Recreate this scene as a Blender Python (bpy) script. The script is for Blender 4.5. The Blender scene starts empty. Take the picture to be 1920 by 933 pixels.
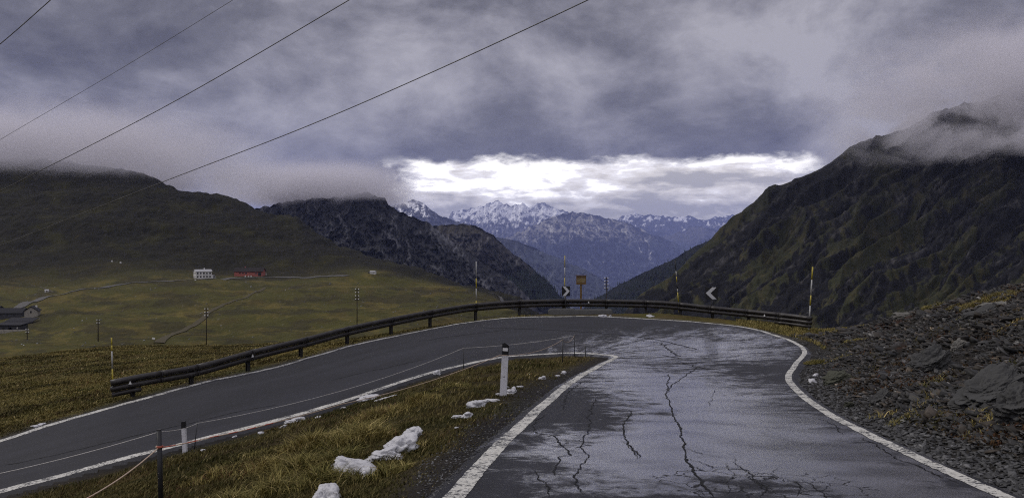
import bpy, bmesh, math, random
import numpy as np
from mathutils import Vector, Matrix, Euler
from mathutils.bvhtree import BVHTree
random.seed(7); rng = np.random.default_rng(7)
S = bpy.context.scene; COL = S.collection
R = math.radians

# ------------------------------------------------------------------ camera
CZ, F, HX, HY = 1.6, 1500.0, 960.0, 466.5
cam = bpy.data.cameras.new('camera'); co = bpy.data.objects.new('camera', cam); COL.objects.link(co)
cam.sensor_width = 36; cam.lens = 36 * F / 1920; cam.clip_start = 0.1; cam.clip_end = 80000
co.location = (0, 0, CZ); co.rotation_euler = (R(90), 0, 0); S.camera = co

# ------------------------------------------------------------------ node helper
class NT:
    def __init__(s, tree): s.t = tree; s.n = tree.nodes; s.l = tree.links
    def new(s, typ, **kw):
        n = s.n.new(typ)
        for k, v in kw.items(): setattr(n, k, v)
        return n
    def put(s, sock, v):
        if isinstance(v, bpy.types.NodeSocket): s.l.new(v, sock)
        elif isinstance(v, (tuple, list)) and len(v) == 3 and sock.type == 'RGBA': sock.default_value = (*v, 1)
        else: sock.default_value = v
    def math(s, op, a, b=None, c=None, clamp=False):
        n = s.new('ShaderNodeMath', operation=op, use_clamp=clamp); s.put(n.inputs[0], a)
        if b is not None: s.put(n.inputs[1], b)
        if c is not None: s.put(n.inputs[2], c)
        return n.outputs[0]
    def mix(s, f, a, b, mode='MIX'):
        n = s.new('ShaderNodeMix', data_type='RGBA', blend_type=mode); s.put(n.inputs[0], f); s.put(n.inputs[6], a); s.put(n.inputs[7], b)
        return n.outputs[2]
    def mapr(s, v, a, b, c=0.0, d=1.0, smooth=True):
        n = s.new('ShaderNodeMapRange', interpolation_type='SMOOTHSTEP' if smooth else 'LINEAR')
        for i, q in enumerate((v, a, b, c, d)): s.put(n.inputs[i], q)
        return n.outputs[0]
    def noise(s, vec, scale, detail=5, rough=.55, dist=0.0, out=0, typ=None):
        n = s.new('ShaderNodeTexNoise')
        if typ: n.noise_type = typ
        if vec is not None: s.l.new(vec, n.inputs['Vector'])
        n.inputs['Scale'].default_value = scale; n.inputs['Detail'].default_value = detail
        n.inputs['Roughness'].default_value = rough; n.inputs['Distortion'].default_value = dist
        return n.outputs[out]
    def vor(s, vec, scale, feature='F1', out='Distance', rnd=1.0):
        n = s.new('ShaderNodeTexVoronoi', feature=feature)
        if vec is not None: s.l.new(vec, n.inputs['Vector'])
        n.inputs['Scale'].default_value = scale; n.inputs['Randomness'].default_value = rnd
        return n.outputs[out]
    def vmul(s, v, k):
        n = s.new('ShaderNodeVectorMath', operation='MULTIPLY'); s.l.new(v, n.inputs[0]); n.inputs[1].default_value = k; return n.outputs[0]
    def ramp(s, f, stops):
        n = s.new('ShaderNodeValToRGB'); e = n.color_ramp.elements
        while len(e) < len(stops): e.new(0.5)
        for i, (p, c) in enumerate(stops): e[i].position = p; e[i].color = (*c, 1)
        s.put(n.inputs[0], f); return n.outputs[0]
    def comb(s, x, y, z):
        n = s.new('ShaderNodeCombineXYZ')
        for i, q in enumerate((x, y, z)): s.put(n.inputs[i], q)
        return n.outputs[0]

# ------------------------------------------------------------------ world
W = bpy.data.worlds.new('World'); S.world = W; W.use_nodes = True
W.node_tree.nodes.clear(); w = NT(W.node_tree)
SUN_EL, SUN_AZ = 42, -70          # degrees, azimuth from +Y towards +X
tc = w.new('ShaderNodeTexCoord'); D = tc.outputs['Generated']
sp = w.new('ShaderNodeSeparateXYZ'); w.l.new(D, sp.inputs[0]); X, Y, Z = sp.outputs
az = w.math('MULTIPLY', w.math('ARCTAN2', X, Y), 57.29578)
el = w.math('MULTIPLY', w.math('ARCSINE', Z), 57.29578)
sv = w.vmul(D, (1, 1, 2.6))
big = w.noise(sv, 2.6, 4, .5, .15)
m1 = w.noise(w.vmul(D, (1, 1, 1.7)), 5.5, 10, .62, .25)
bil = w.math('ABSOLUTE', w.math('SUBTRACT', w.noise(w.vmul(D, (1, 1, 1.8)), 9.0, 8, .6, .3), .5))
med = w.math('SUBTRACT', w.math('ADD', w.math('MULTIPLY', w.math('SUBTRACT', m1, .5), 2.2), .56), w.math('MULTIPLY', bil, .9))
cl = w.math('ADD', w.math('MULTIPLY', big, .5), w.math('MULTIPLY', med, .5))
def blob(px, py, rad):
    v = Vector(((px - HX) / F, 1, (HY - py) / F)).normalized()
    d = w.new('ShaderNodeVectorMath', operation='DOT_PRODUCT'); w.l.new(D, d.inputs[0]); d.inputs[1].default_value = v
    return w.mapr(d.outputs['Value'], math.cos(R(rad)), 1.0)
for px, py, rad, k in ((1560, 90, 13, .17), (1650, 190, 7, .10), (170, 200, 8, .06), (620, 90, 8, .10), (950, 170, 9, .10), (1240, 160, 7, .12), (1120, 210, 5, .06), (780, 200, 6, .06), (1350, 150, 6, .05), (1230, 265, 5, -.12), (1420, 275, 6, -.14),
                       (950, 265, 4, -.05), (330, 330, 6, .05), (1180, 60, 6, -.05), (120, 20, 9, .03), (500, 280, 8, .02), (1850, 250, 7, .08), (760, 60, 5, -.04)):
    cl = w.math('ADD', cl, w.math('MULTIPLY', blob(px, py, rad), k))
cloud = w.ramp(cl, [(.31, (.095, .091, .099)), (.47, (.168, .163, .178)), (.60, (.280, .271, .298)), (.78, (.46, .445, .48))])
# rear and overhead sky is thinner and lets more daylight through
rear = w.math('ADD', w.mapr(Y, .15, -.6, 0.0, 1.8), w.mapr(Z, .38, .85, 0.0, 2.0))
cloud = w.mix(1.0, cloud, w.comb(*(w.math('ADD', rear, 1.0),) * 3), 'MULTIPLY')
# break in the clouds low over the valley
gv = w.comb(w.math('MULTIPLY', az, .15), w.math('MULTIPLY', el, .34), 3.3)
gn = w.noise(gv, 1.5, 7, .6, .25)
gn2 = w.noise(gv, 5.5, 6, .62, .2)
gsum = w.math('ADD', w.math('MULTIPLY', w.math('SUBTRACT', gn, .5), 2.2), w.math('MULTIPLY', w.math('SUBTRACT', gn2, .5), .9))
top = w.math('ADD', el, gsum)
g_el = w.mapr(top, 6.7, 5.7, 0.0, 1.0)
g_az = w.math('MULTIPLY', w.mapr(w.math('ADD', az, w.math('MULTIPLY', gsum, 4.5)), -10.0, -6.6), w.mapr(w.math('ADD', az, w.math('MULTIPLY', gsum, 2.0)), 21.5, 18.5))
gap = w.math('MULTIPLY', g_el, g_az)
cu = w.noise(w.comb(w.math('MULTIPLY', az, .17), w.math('MULTIPLY', el, .60), 8.1), 1.9, 9, .58, .2)
low = w.mapr(el, 5.4, 2.4, 0.0, .30)
rstreak = w.math('MULTIPLY', w.math('MULTIPLY', w.mapr(az, 5.5, 12), w.mapr(az, 20, 17)), w.math('MULTIPLY', w.mapr(el, 3.9, 4.9), w.mapr(el, 6.1, 5.2)))
cu2 = w.math('ADD', w.math('ADD', cu, low), w.math('MULTIPLY', rstreak, .24))
cu2 = w.math('SUBTRACT', cu2, w.math('ADD', w.math('MULTIPLY', blob(1010, 335, 5.5), .09), w.math('MULTIPLY', blob(830, 350, 3.2), .04)))
gcol = w.ramp(cu2, [(.46, (2.5, 2.42, 2.3)), (.54, (1.5, 1.45, 1.45)), (.63, (1.15, 1.08, 1.0)), (.78, (.62, .59, .55))])
sky = w.new('ShaderNodeTexSky', sky_type='NISHITA', sun_disc=False); sky.sun_elevation = R(SUN_EL); sky.sun_rotation = R(SUN_AZ)
veil = w.new('ShaderNodeVectorMath', operation='SCALE'); w.l.new(sky.outputs[0], veil.inputs[0]); veil.inputs['Scale'].default_value = 1.0
b1 = w.new('ShaderNodeBackground'); w.l.new(w.mix(gap, cloud, gcol), b1.inputs[0]); b1.inputs[1].default_value = 1.0
b2 = w.new('ShaderNodeBackground'); w.l.new(veil.outputs[0], b2.inputs[0]); b2.inputs[1].default_value = .05
ms = w.new('ShaderNodeMixShader'); ms.inputs[0].default_value = .965
w.l.new(b2.outputs[0], ms.inputs[1]); w.l.new(b1.outputs[0], ms.inputs[2])
wo = w.new('ShaderNodeOutputWorld'); w.l.new(ms.outputs[0], wo.inputs[0])
W.cycles.sampling_method = 'MANUAL'; W.cycles.sample_map_resolution = 1024

sl = bpy.data.lights.new('sun', 'SUN'); sl.energy = 1.3; sl.angle = R(10); sl.color = (1, .95, .88)
so = bpy.data.objects.new('sun', sl); COL.objects.link(so); so.location = (0, 0, 50)
sd = Vector((math.sin(R(SUN_AZ)) * math.cos(R(SUN_EL)), math.cos(R(SUN_AZ)) * math.cos(R(SUN_EL)), math.sin(R(SUN_EL))))
so.rotation_euler = (-sd).to_track_quat('-Z', 'Y').to_euler()
S.view_settings.view_transform = 'Standard'; S.view_settings.look = 'None'
S.view_settings.exposure = 0; S.view_settings.gamma = 1; S.view_settings.use_curve_mapping = False
cy = S.cycles; cy.use_denoising = False; cy.filter_width = 1.15; cy.max_bounces = 5; cy.diffuse_bounces = 2; cy.glossy_bounces = 2
cy.volume_bounces = 2; cy.transparent_max_bounces = 6; cy.volume_max_steps = 256; cy.use_adaptive_sampling = True
cy.adaptive_threshold = .004; cy.caustics_reflective = False; cy.caustics_refractive = False; S.render.use_persistent_data = False

# ------------------------------------------------------------------ helpers
def P(px, py, d): return np.array(((px - HX) / F * d, d, CZ - (py - HY) / F * d))
def tag(o, label=None, cat=None, group=None, kind=None):
    if label: o['label'] = label
    if cat: o['category'] = cat
    if group: o['group'] = group
    if kind: o['kind'] = kind
    return o
def link(name, me, mat=None, parent=None, smooth=True):
    o = bpy.data.objects.new(name, me); COL.objects.link(o)
    if mat: me.materials.append(mat)
    if parent: o.parent = parent
    if smooth and len(me.polygons): me.polygons.foreach_set('use_smooth', [True] * len(me.polygons))
    return o
def npmesh(name, v, faces, cols=None, **attrs):
    """v (n,3), faces (m,k) array; cols (n,3) -> attribute col; attrs -> float attributes"""
    me = bpy.data.meshes.new(name); v = np.ascontiguousarray(v, np.float32); faces = np.ascontiguousarray(faces, np.int32)
    m, k = faces.shape
    me.vertices.add(len(v)); me.vertices.foreach_set('co', v.ravel())
    me.loops.add(m * k); me.loops.foreach_set('vertex_index', faces.ravel())
    me.polygons.add(m); me.polygons.foreach_set('loop_start', np.arange(0, m * k, k, dtype=np.int32))
    try: me.polygons.foreach_set('loop_total', np.full(m, k, np.int32))
    except Exception: pass
    if cols is not None:
        a = me.attributes.new('col', 'FLOAT_COLOR', 'POINT')
        c = np.ones((len(v), 4), np.float32); c[:, :3] = cols; a.data.foreach_set('color', c.ravel())
    for n_, arr in attrs.items():
        a = me.attributes.new(n_, 'FLOAT', 'POINT'); a.data.foreach_set('value', np.ascontiguousarray(arr, np.float32).ravel())
    me.update(calc_edges=True); return me
def gridfaces(nr, nc, wrap=False):
    i = np.arange(nr - 1)[:, None]; j = np.arange(nc if wrap else nc - 1)[None, :]
    j2 = (j + 1) % nc
    a = i * nc + j; b = i * nc + j2; c = (i + 1) * nc + j2; d = (i + 1) * nc + j
    return np.stack([a, b, c, d], -1).reshape(-1, 4)
_perm = np.concatenate([rng.permutation(256)] * 3).astype(np.int64)
_ang = rng.random(256) * 2 * np.pi; _gx = np.cos(_ang); _gy = np.sin(_ang)
def gn2d(x, y, seed=0):
    x = np.asarray(x, float) + seed * 17.31; y = np.asarray(y, float) + seed * 9.77
    xi = np.floor(x).astype(np.int64); yi = np.floor(y).astype(np.int64); xf = x - xi; yf = y - yi
    u = xf ** 3 * (xf * (xf * 6 - 15) + 10); v = yf ** 3 * (yf * (yf * 6 - 15) + 10)
    def g(ix, iy, dx, dy):
        h = _perm[_perm[ix & 255] + (iy & 255)]; return _gx[h] * dx + _gy[h] * dy
    a = g(xi, yi, xf, yf); b = g(xi + 1, yi, xf - 1, yf); c = g(xi, yi + 1, xf, yf - 1); d = g(xi + 1, yi + 1, xf - 1, yf - 1)
    return (a + u * (b - a) + v * (c + u * (d - c) - (a + u * (b - a)))) * 1.5
def fbm(x, y, o=5, seed=0, g=.5, l=2.03):
    s = 0; a = 1
    for i in range(o): s = s + a * gn2d(x, y, seed + i); x = x * l; y = y * l; a *= g
    return s
def ridged(x, y, o=5, seed=0, g=.5, l=2.07):
    s = 0; a = 1; w_ = 0
    for i in range(o): s = s + a * (1 - np.abs(gn2d(x, y, seed + i)) * 2); x = x * l; y = y * l; w_ += a; a *= g
    return s / w_
def sst(x, a, b): t = np.clip((x - a) / (b - a), 0, 1); return t * t * (3 - 2 * t)
def lerp(a, b, t): return a + (b - a) * t
def cmix(a, b, t): return np.asarray(a) * (1 - t[..., None]) + np.asarray(b) * t[..., None]
def spline(pts, per=20):
    p = np.array(pts, float); p = np.vstack([2 * p[0] - p[1], p, 2 * p[-1] - p[-2]]); out = []
    for i in range(1, len(p) - 2):
        t = np.linspace(0, 1, per, endpoint=False)[:, None]
        out.append(.5 * (2 * p[i] + (p[i + 1] - p[i - 1]) * t + (2 * p[i - 1] - 5 * p[i] + 4 * p[i + 1] - p[i + 2]) * t ** 2 + (-p[i - 1] + 3 * p[i] - 3 * p[i + 1] + p[i + 2]) * t ** 3))
    return np.vstack(out + [p[-2][None]])

# ------------------------------------------------------------------ materials
def mat(name):
    m = bpy.data.materials.new(name); m.use_nodes = True; m.node_tree.nodes.clear(); n = NT(m.node_tree)
    o = n.new('ShaderNodeOutputMaterial'); b = n.new('ShaderNodeBsdfPrincipled'); n.l.new(b.outputs[0], o.inputs[0])
    g = n.new('ShaderNodeTexCoord'); return m, n, b, g
def bump(n, b, h, strength, dist):
    k = n.new('ShaderNodeBump'); k.inputs['Strength'].default_value = strength; k.inputs['Distance'].default_value = dist
    n.l.new(h, k.inputs['Height']); n.l.new(k.outputs[0], b.inputs['Normal'])
def simple(name, col, rough=.7, var=.25, scale=8, metal=0.0, bmp=0.0, dirt=None):
    m, n, b, g = mat(name); v = g.outputs['Object']
    f = n.noise(v, scale, 6, .6)
    c = n.mix(f, tuple(c * (1 - var) for c in col), tuple(min(1, c * (1 + var)) for c in col))
    if dirt:
        c = n.mix(n.mapr(n.noise(v, scale * .45, 8, .7), .50, .68), c, dirt)
    n.l.new(c, b.inputs['Base Color']); n.l.new(n.mapr(f, .2, .8, rough - .1, min(1, rough + .1)), b.inputs['Roughness'])
    b.inputs['Metallic'].default_value = metal; b.inputs['Specular IOR Level'].default_value = .2 if rough > .65 else .5
    if bmp: bump(n, b, n.noise(v, scale * 4, 5), .5, bmp)
    return m
def attrmat(name, rough=.9, layers=((.35, 4, .5),), bmp=None, spec=.2):
    """colour from attribute col, modulated by world-scale noises (scale, detail, amount)"""
    m, n, b, g = mat(name); a = n.new('ShaderNodeAttribute', attribute_name='col'); c = a.outputs['Color']; v = g.outputs['Object']
    h = None
    for sc, det, am in layers:
        f = n.noise(v, sc, det, .65); h = f
        c = n.mix(1.0, c, n.comb(*(n.mapr(f, .25, .75, 1 - am, 1 + am, False),) * 3), 'MULTIPLY')
    n.l.new(c, b.inputs['Base Color']); b.inputs['Roughness'].default_value = rough; b.inputs['Specular IOR Level'].default_value = spec
    if bmp:
        for_h = n.noise(v, bmp[0], 8, .65); bump(n, b, for_h, bmp[1], bmp[2])
    return m
M = {}
M['ground'] = attrmat('turf_and_rock', .95, ((.5, 6, .35), (6, 6, .35), (.03, 6, .3)), (9, .8, .06), .1)
_n = NT(M['ground'].node_tree); _b = [q for q in _n.n if q.type == 'BUMP'][0]; _f = _n.new('ShaderNodeAttribute', attribute_name='far').outputs['Fac']; _v = [q for q in _n.n if q.type == 'TEX_COORD'][0].outputs['Object']
_h0 = _b.inputs['Height'].links[0].from_socket; _b.inputs['Distance'].default_value = 1
_n.l.new(_n.math('ADD', _n.math('MULTIPLY', _h0, .07), _n.math('MULTIPLY', _f, _n.math('MULTIPLY', _n.noise(_v, .045, 7, .62), 9.0))), _b.inputs['Height'])
M['mountain'] = attrmat('mountain_rock', .95, ((.004, 6, .25), (.02, 5, .18)), (.010, .7, 20), .05)
M['blade'] = attrmat('grass_blades', .8, ((3, 2, .2),), None, .15)
M['stone'] = attrmat('slate', .62, ((9, 6, .35), (40, 4, .25)), (30, .6, .01), .4)
M['black'] = simple('black_steel', (.012, .012, .014), .5)
M['plastic_white'] = simple('delineator_white', (.72, .72, .74), .5, .08, 14, dirt=(.45, .44, .42))
M['plastic_black'] = simple('delineator_black', (.015, .015, .017), .45)
M['rail'] = simple('weathered_rail', (.017, .014, .013), .5, .5, 5, bmp=.006, dirt=(.045, .042, .04))
M['railpost'] = simple('rail_post_steel', (.02, .018, .018), .6, .4, 12)
M['yellow'] = simple('pole_yellow', (.42, .34, .03), .5, .15, 9)
M['pwhite'] = simple('pole_white', (.40, .40, .38), .6, .2, 9)
M['pblack'] = simple('pole_black', (.02, .02, .02), .6)
M['reflect'] = simple('reflector', (.8, .8, .78), .3, .05)
M['signwhite'] = simple('sign_white', (.62, .63, .64), .4, .06)
M['signblack'] = simple('sign_black', (.012, .012, .013), .4)
M['wood'] = simple('sign_wood', (.17, .105, .04), .8, .45, 9, bmp=.004)
M['woodl'] = simple('sign_plank', (.26, .20, .09), .8, .4, 6, dirt=(.12, .07, .03))
M['poletar'] = simple('pole_tarred', (.03, .024, .02), .85, .4, 3)
M['insul'] = simple('insulator', (.75, .75, .72), .3, .05)
M['cable'] = simple('cable', (.055, .053, .05), .4)
M['wire'] = simple('fence_cord', (.62, .60, .56), .7)
M['concrete'] = simple('concrete', (.13, .13, .125), .9, .35, 5, bmp=.004)
M['whitewall'] = simple('render_white', (.66, .65, .62), .9, .12, .7, dirt=(.45, .44, .40))
M['redwall'] = simple('render_red', (.40, .13, .10), .9, .2, .5, dirt=(.30, .12, .10))
M['darkroof'] = simple('roof_dark', (.018, .014, .014), .8, .3, 1)
M['greyroof'] = simple('roof_grey', (.34, .34, .35), .6, .2, 1)
M['slateroof'] = simple('roof_slate', (.024, .024, .029), .9, .45, 1.5, bmp=.02)
M['stonewall'] = simple('stone_wall', (.30, .28, .24), .95, .5, 2.5, bmp=.03, dirt=(.14, .13, .11))
M['darkstone'] = simple('dark_stone_wall', (.06, .06, .066), .95, .6, 2.5, bmp=.03)
M['opening'] = simple('dark_opening', (.012, .012, .014), .5)
M['tree'] = simple('conifer', (.022, .032, .020), .95, .5, .05)
# tape: orange-red and pale twisted
m, n, b, g = mat('barrier_tape_stripes'); wv = n.new('ShaderNodeTexWave'); n.l.new(g.outputs['Object'], wv.inputs['Vector']); wv.inputs['Scale'].default_value = 1.6
n.l.new(n.mix(n.mapr(wv.outputs['Fac'], .45, .55), (.42, .10, .06), (.50, .38, .28)), b.inputs['Base Color']); b.inputs['Roughness'].default_value = .6; M['tape'] = m
# snow
m, n, b, g = mat('old_snow'); v = g.outputs['Object']
dirt = n.mapr(n.noise(v, 16, 7, .75), .56, .68); c = n.mix(n.noise(v, 5, 5), (.40, .40, .42), (.60, .60, .61))
n.l.new(n.mix(dirt, c, (.10, .085, .06)), b.inputs['Base Color']); b.inputs['Roughness'].default_value = .55
b.inputs['Subsurface Weight'].default_value = .0; bump(n, b, n.noise(v, 30, 6, .7), .7, .012); M['snow'] = m

# ------------------------------------------------------------------ road edges (matched pairs: inner edge, outer edge)
Q = P
pairs = [
 ((-3.1, -12, .95), (2.2, -12, .95)), ((-2.4, -6, .48), (2.9, -6, .48)), ((-1.55, 0, 0), (3.75, 0, 0)),
 (Q(820, 933, 6.9), Q(1900, 925, 7.1)), (Q(900, 850, 9.1), Q(1700, 838, 9.5)), (Q(990, 770, 13), Q(1560, 770, 13)),
 (Q(1060, 715, 18), Q(1490, 712, 18.2)), (Q(1110, 688, 21.2), Q(1500, 683, 22.5)), (Q(1141, 673, 24.0), Q(1514, 655, 27)),
 (Q(1146, 667.5, 24.9), Q(1470, 632, 31)), (Q(1110, 664, 25.7), Q(1380, 610, 35)), (Q(1085, 663.3, 26.0), Q(1200, 596, 38)),
 (Q(1050, 663.5, 26.3), Q(1060, 592, 39)), (Q(950, 670, 26.1), Q(900, 600, 38)), (Q(850, 690, 24.8), Q(700, 637, 33)),
 (Q(760, 715, 23.5), Q(600, 663, 30.3)), (Q(640, 757, 21.6), Q(500, 690, 28)), (Q(520, 790, 20.1), Q(370, 718, 26)),
 (Q(300, 845, 18.4), Q(130, 783, 22.3)), (Q(0, 925, 16.7), Q(0, 822, 20.5)), (Q(-300, 1005, 14.8), Q(-300, 915, 17.8)),
 ((-17, 7.5, -4.5), (-21, 11, -4.3)), ((-24, 0, -5.5), (-28, 4, -5.3)), ((-32, -8, -6.6), (-36, -4, -6.4))]
PER = 22
EL = spline([a for a, b in pairs], PER); ER = spline([b for a, b in pairs], PER)
poly = np.vstack([EL[:, :2], ER[::-1, :2]])
edges = np.vstack([EL, ER])
def inside(x, y):
    c = np.zeros(x.shape, bool); p = poly[::3]; q = np.roll(p, -1, 0)
    for (x0, y0), (x1, y1) in zip(p, q):
        if y0 == y1: continue
        k = ((y0 > y) != (y1 > y)) & (x < (x1 - x0) * (y - y0) / (y1 - y0) + x0); c ^= k
    return c
def near_edge(x, y):
    e = edges[::2]; dist = np.empty(x.shape); idx = np.empty(x.shape, int)
    for s in range(0, len(x), 20000):
        dd = (x[s:s + 20000, None] - e[None, :, 0]) ** 2 + (y[s:s + 20000, None] - e[None, :, 1]) ** 2
        i = dd.argmin(1); idx[s:s + 20000] = i; dist[s:s + 20000] = np.sqrt(dd[np.arange(len(i)), i])
    return dist, e[idx, 2]

# ------------------------------------------------------------------ far relief: depth/height of successive crests and hollows
def knots(px):
    I = lambda *p: np.interp(px, [a for a, b in p], [b for a, b in p])
    k = []
    k.append((I((1000, 58), (1400, 50)), I((-700, 690), (0, 674), (100, 664), (200, 650), (300, 648), (450, 651), (535, 640), (700, 636), (800, 636), (900, 640), (960, 655), (1100, 700), (1300, 710), (1400, 690), (1500, 650), (1580, 624), (1700, 590), (1920, 560), (3000, 420))))
    k.append((I((0, 95)), I((-700, 690), (0, 664), (100, 660), (200, 656), (400, 668), (600, 668), (800, 660), (950, 690), (1100, 760), (1300, 780), (1500, 760), (1600, 730), (1920, 680), (3000, 560))))
    k.append((I((0, 150)), I((-700, 660), (0, 645), (200, 642), (400, 648), (600, 632), (700, 618), (800, 612), (950, 650), (1100, 790), (1300, 800), (1500, 740), (1700, 700), (1920, 650), (3000, 500))))
    k.append((I((0, 250)), I((-700, 635), (0, 630), (100, 622), (200, 605), (400, 592), (600, 582), (700, 578), (800, 585), (950, 620), (1050, 760), (1200, 800), (1400, 740), (1600, 660), (1920, 610), (3000, 420))))
    k.append((I((0, 340)), I((-700, 600), (0, 600), (100, 592), (200, 574), (350, 562), (495, 560), (620, 557), (750, 565), (850, 578), (950, 600), (1050, 740), (1200, 760), (1400, 690), (1600, 610), (1920, 570), (3000, 380))))
    k.append((I((0, 430)), I((-700, 570), (0, 572), (100, 560), (200, 546), (350, 533), (495, 536), (620, 542), (750, 552), (850, 562), (950, 585), (1050, 700), (1200, 700), (1400, 640), (1600, 570), (1920, 530), (3000, 340))))
    k.append((I((0, 540)), I((-700, 556), (0, 558), (100, 548), (200, 538), (350, 530), (495, 532), (620, 536), (750, 543), (850, 556), (950, 578), (1050, 680), (1200, 660), (1400, 600), (1600, 530), (1920, 500), (3000, 300))))
    k.append((I((0, 650)), I((-700, 540), (0, 538), (120, 532), (250, 526), (380, 521), (468, 518), (600, 518), (700, 513.5), (800, 527), (900, 553), (950, 570), (1050, 660), (1200, 610), (1400, 560), (1600, 495), (1920, 470), (3000, 260))))
    k.append((I((0, 820)), I((-700, 500), (0, 505), (200, 502), (400, 500), (500, 503), (600, 505), (700, 508), (800, 521), (870, 537), (950, 565), (1050, 640), (1200, 575), (1400, 500), (1600, 440), (1920, 410), (3000, 220))))
    sil = I((-1500, 250), (-700, 262), (-200, 284), (0, 296), (130, 298), (200, 309), (270, 325), (330, 344), (400, 364), (455, 377), (500, 393), (560, 416), (620, 449), (700, 480), (780, 501), (850, 523), (920, 549), (980, 561), (1050, 620), (1120, 640), (1180, 572), (1210, 545), (1240, 520), (1262, 503), (1290, 478), (1340, 440), (1378, 402), (1420, 372), (1440, 352), (1480, 335), (1540, 308), (1600, 270), (1632, 248), (1670, 240), (1700, 232), (1750, 207), (1800, 196), (1920, 165), (2300, 110), (3000, 60))
    dI = I((-700, 1500), (500, 1400), (800, 1150), (980, 1000), (1120, 1000), (1250, 1050), (1600, 1200), (3000, 1300))
    k.append((dI, sil)); k.append((dI * 1.18, sil + 70)); k.append((dI * 1.6, sil + 230)); k.append((dI * 2.6, np.maximum(sil + 300, 640)))
    kd_ = np.array([a for a, b in k]); rt = sst(px, 1000, 1180)
    for i_, dr in enumerate((58, 130, 260, 430, 520, 590, 670, 760, 870)): kd_[i_] = kd_[i_] * (1 - rt) + dr * rt if i_ else kd_[i_]
    return kd_, np.array([b for a, b in k])
def smooth_px(f, px):
    out = 0
    for o_, wt in ((-26, .15), (-12, .2), (0, .3), (12, .2), (26, .15)):
        d_, y_ = f(px + o_); out = out + wt * np.stack([d_, y_])
    return out
def far_relief(px, ld):
    """px columns (nc), ld log-depths (nr,nc) -> py (nr,nc)"""
    K = smooth_px(knots, px); K[1][9] = knots(px)[1][9]; kd, ky = np.log(K[0]), K[1]
    out = np.empty_like(ld)
    for j in range(len(px)):
        xs, ys = kd[:, j], ky[:, j]; m_ = np.gradient(ys, xs)
        sec = np.diff(ys) / np.diff(xs); m_ = np.empty(len(xs)); m_[0] = sec[0]; m_[-1] = sec[-1]
        a, b_ = sec[:-1], sec[1:]; m_[1:-1] = np.where(a * b_ > 0, 2 * a * b_ / (a + b_ + 1e-12), 0)
        q = np.clip(ld[:, j], xs[0], xs[-1]); i = np.clip(np.searchsorted(xs, q) - 1, 0, len(xs) - 2)
        h = xs[i + 1] - xs[i]; t = (q - xs[i]) / h
        out[:, j] = ((1 + 2 * t) * (1 - t) ** 2 * ys[i] + t * (1 - t) ** 2 * h * m_[i] + t * t * (3 - 2 * t) * ys[i + 1] + t * t * (t - 1) * h * m_[i + 1])
    return out

# near control points for a thin plate surface
ctl = [tuple(p - np.array((0, 0, .03))) for p in EL[::11]] + [tuple(p - np.array((0, 0, .03))) for p in ER[::11]]
near = [(600, 933, 8.6), (300, 950, 10.6), (100, 960, 13.5), (450, 870, 12.5), (600, 830, 14.3), (750, 790, 14.2), (800, 740, 17), (946, 739, 15.4), (900, 700, 21.5), (1050, 685, 22.3), (760, 880, 9.6), (700, 933, 7.9),
 (0, 800, 23), (0, 740, 31), (0, 700, 42), (-300, 860, 21), (-300, 760, 30), (-500, 720, 45), (200, 728, 28), (200, 690, 37), (200, 662, 48), (230, 747, 24.8), (400, 700, 29), (400, 672, 40), (560, 652, 38), (650, 637, 37),
 (700, 640, 42), (800, 622, 42), (850, 618, 43), (950, 612, 45), (1064, 586.5, 41), (1060, 640, 47), (1250, 588, 40.6), (1250, 640, 46), (1330, 596, 39.7), (1350, 650, 46), (1480, 613, 37), (1540, 622, 38), (1590, 626, 40), (1450, 620, 44), (1500, 640, 48), (1540, 640, 33.5),
 (1920, 800, 9.3), (1920, 700, 12.4), (1920, 618, 16.5), (1920, 566, 21), (1850, 570, 23), (1790, 574, 26), (1780, 700, 14.5), (1780, 620, 19), (1700, 757, 13.6), (1700, 700, 17), (1700, 645, 22), (1700, 594, 29), (1640, 700, 19), (1620, 650, 25), (1645, 610, 33), (1600, 624, 36),
 (1920, 560, 30), (1790, 580, 36), (1700, 605, 38), (2300, 860, 6.6), (2300, 600, 12), (2300, 495, 18), (2300, 500, 28), (3000, 900, 4.6), (3000, 400, 12), (3000, 400, 25), (2300, 520, 45), (2000, 560, 45)]
ctl += [tuple(P(*c)) for c in near]
ctl += [(-8, 0, -1.6), (-14, 4, -3.2), (-10, -8, -1.4), (-40, 10, -7.5), (-45, -10, -7.5), (9, -6, 3.2), (9, 0, 2.3), (14, -12, 6), (30, 0, 9), (30, 20, 8), (0, -30, 2.4), (-20, -30, -2), (25, -30, 9), (-50, -40, -6), (50, -40, 14), (-55, 30, -8)]
kd, ky = knots(np.array([-1500., -700, -300, 0, 200, 400, 600, 800, 950, 1100, 1300, 1500, 1700, 1920, 2300, 3000]))
for j, px in enumerate([-1500., -700, -300, 0, 200, 400, 600, 800, 950, 1100, 1300, 1500, 1700, 1920, 2300, 3000]):
    for i in (0, 1): ctl.append(tuple(P(px, ky[i, j], kd[i, j])))
ctl = np.array(ctl)
def tps(r2): return np.where(r2 > 1e-9, r2 * np.log(np.maximum(r2, 1e-9)) * .5, 0)
n_ = len(ctl); r2 = ((ctl[:, None, :2] - ctl[None, :, :2]) ** 2).sum(-1)
A = np.zeros((n_ + 3, n_ + 3)); A[:n_, :n_] = tps(r2) + np.eye(n_) * .25; A[:n_, n_] = 1; A[:n_, n_ + 1:] = ctl[:, :2]; A[n_, :n_] = 1; A[n_ + 1:, :n_] = ctl[:, :2].T
sol = np.linalg.solve(A, np.concatenate([ctl[:, 2], np.zeros(3)]))
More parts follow.
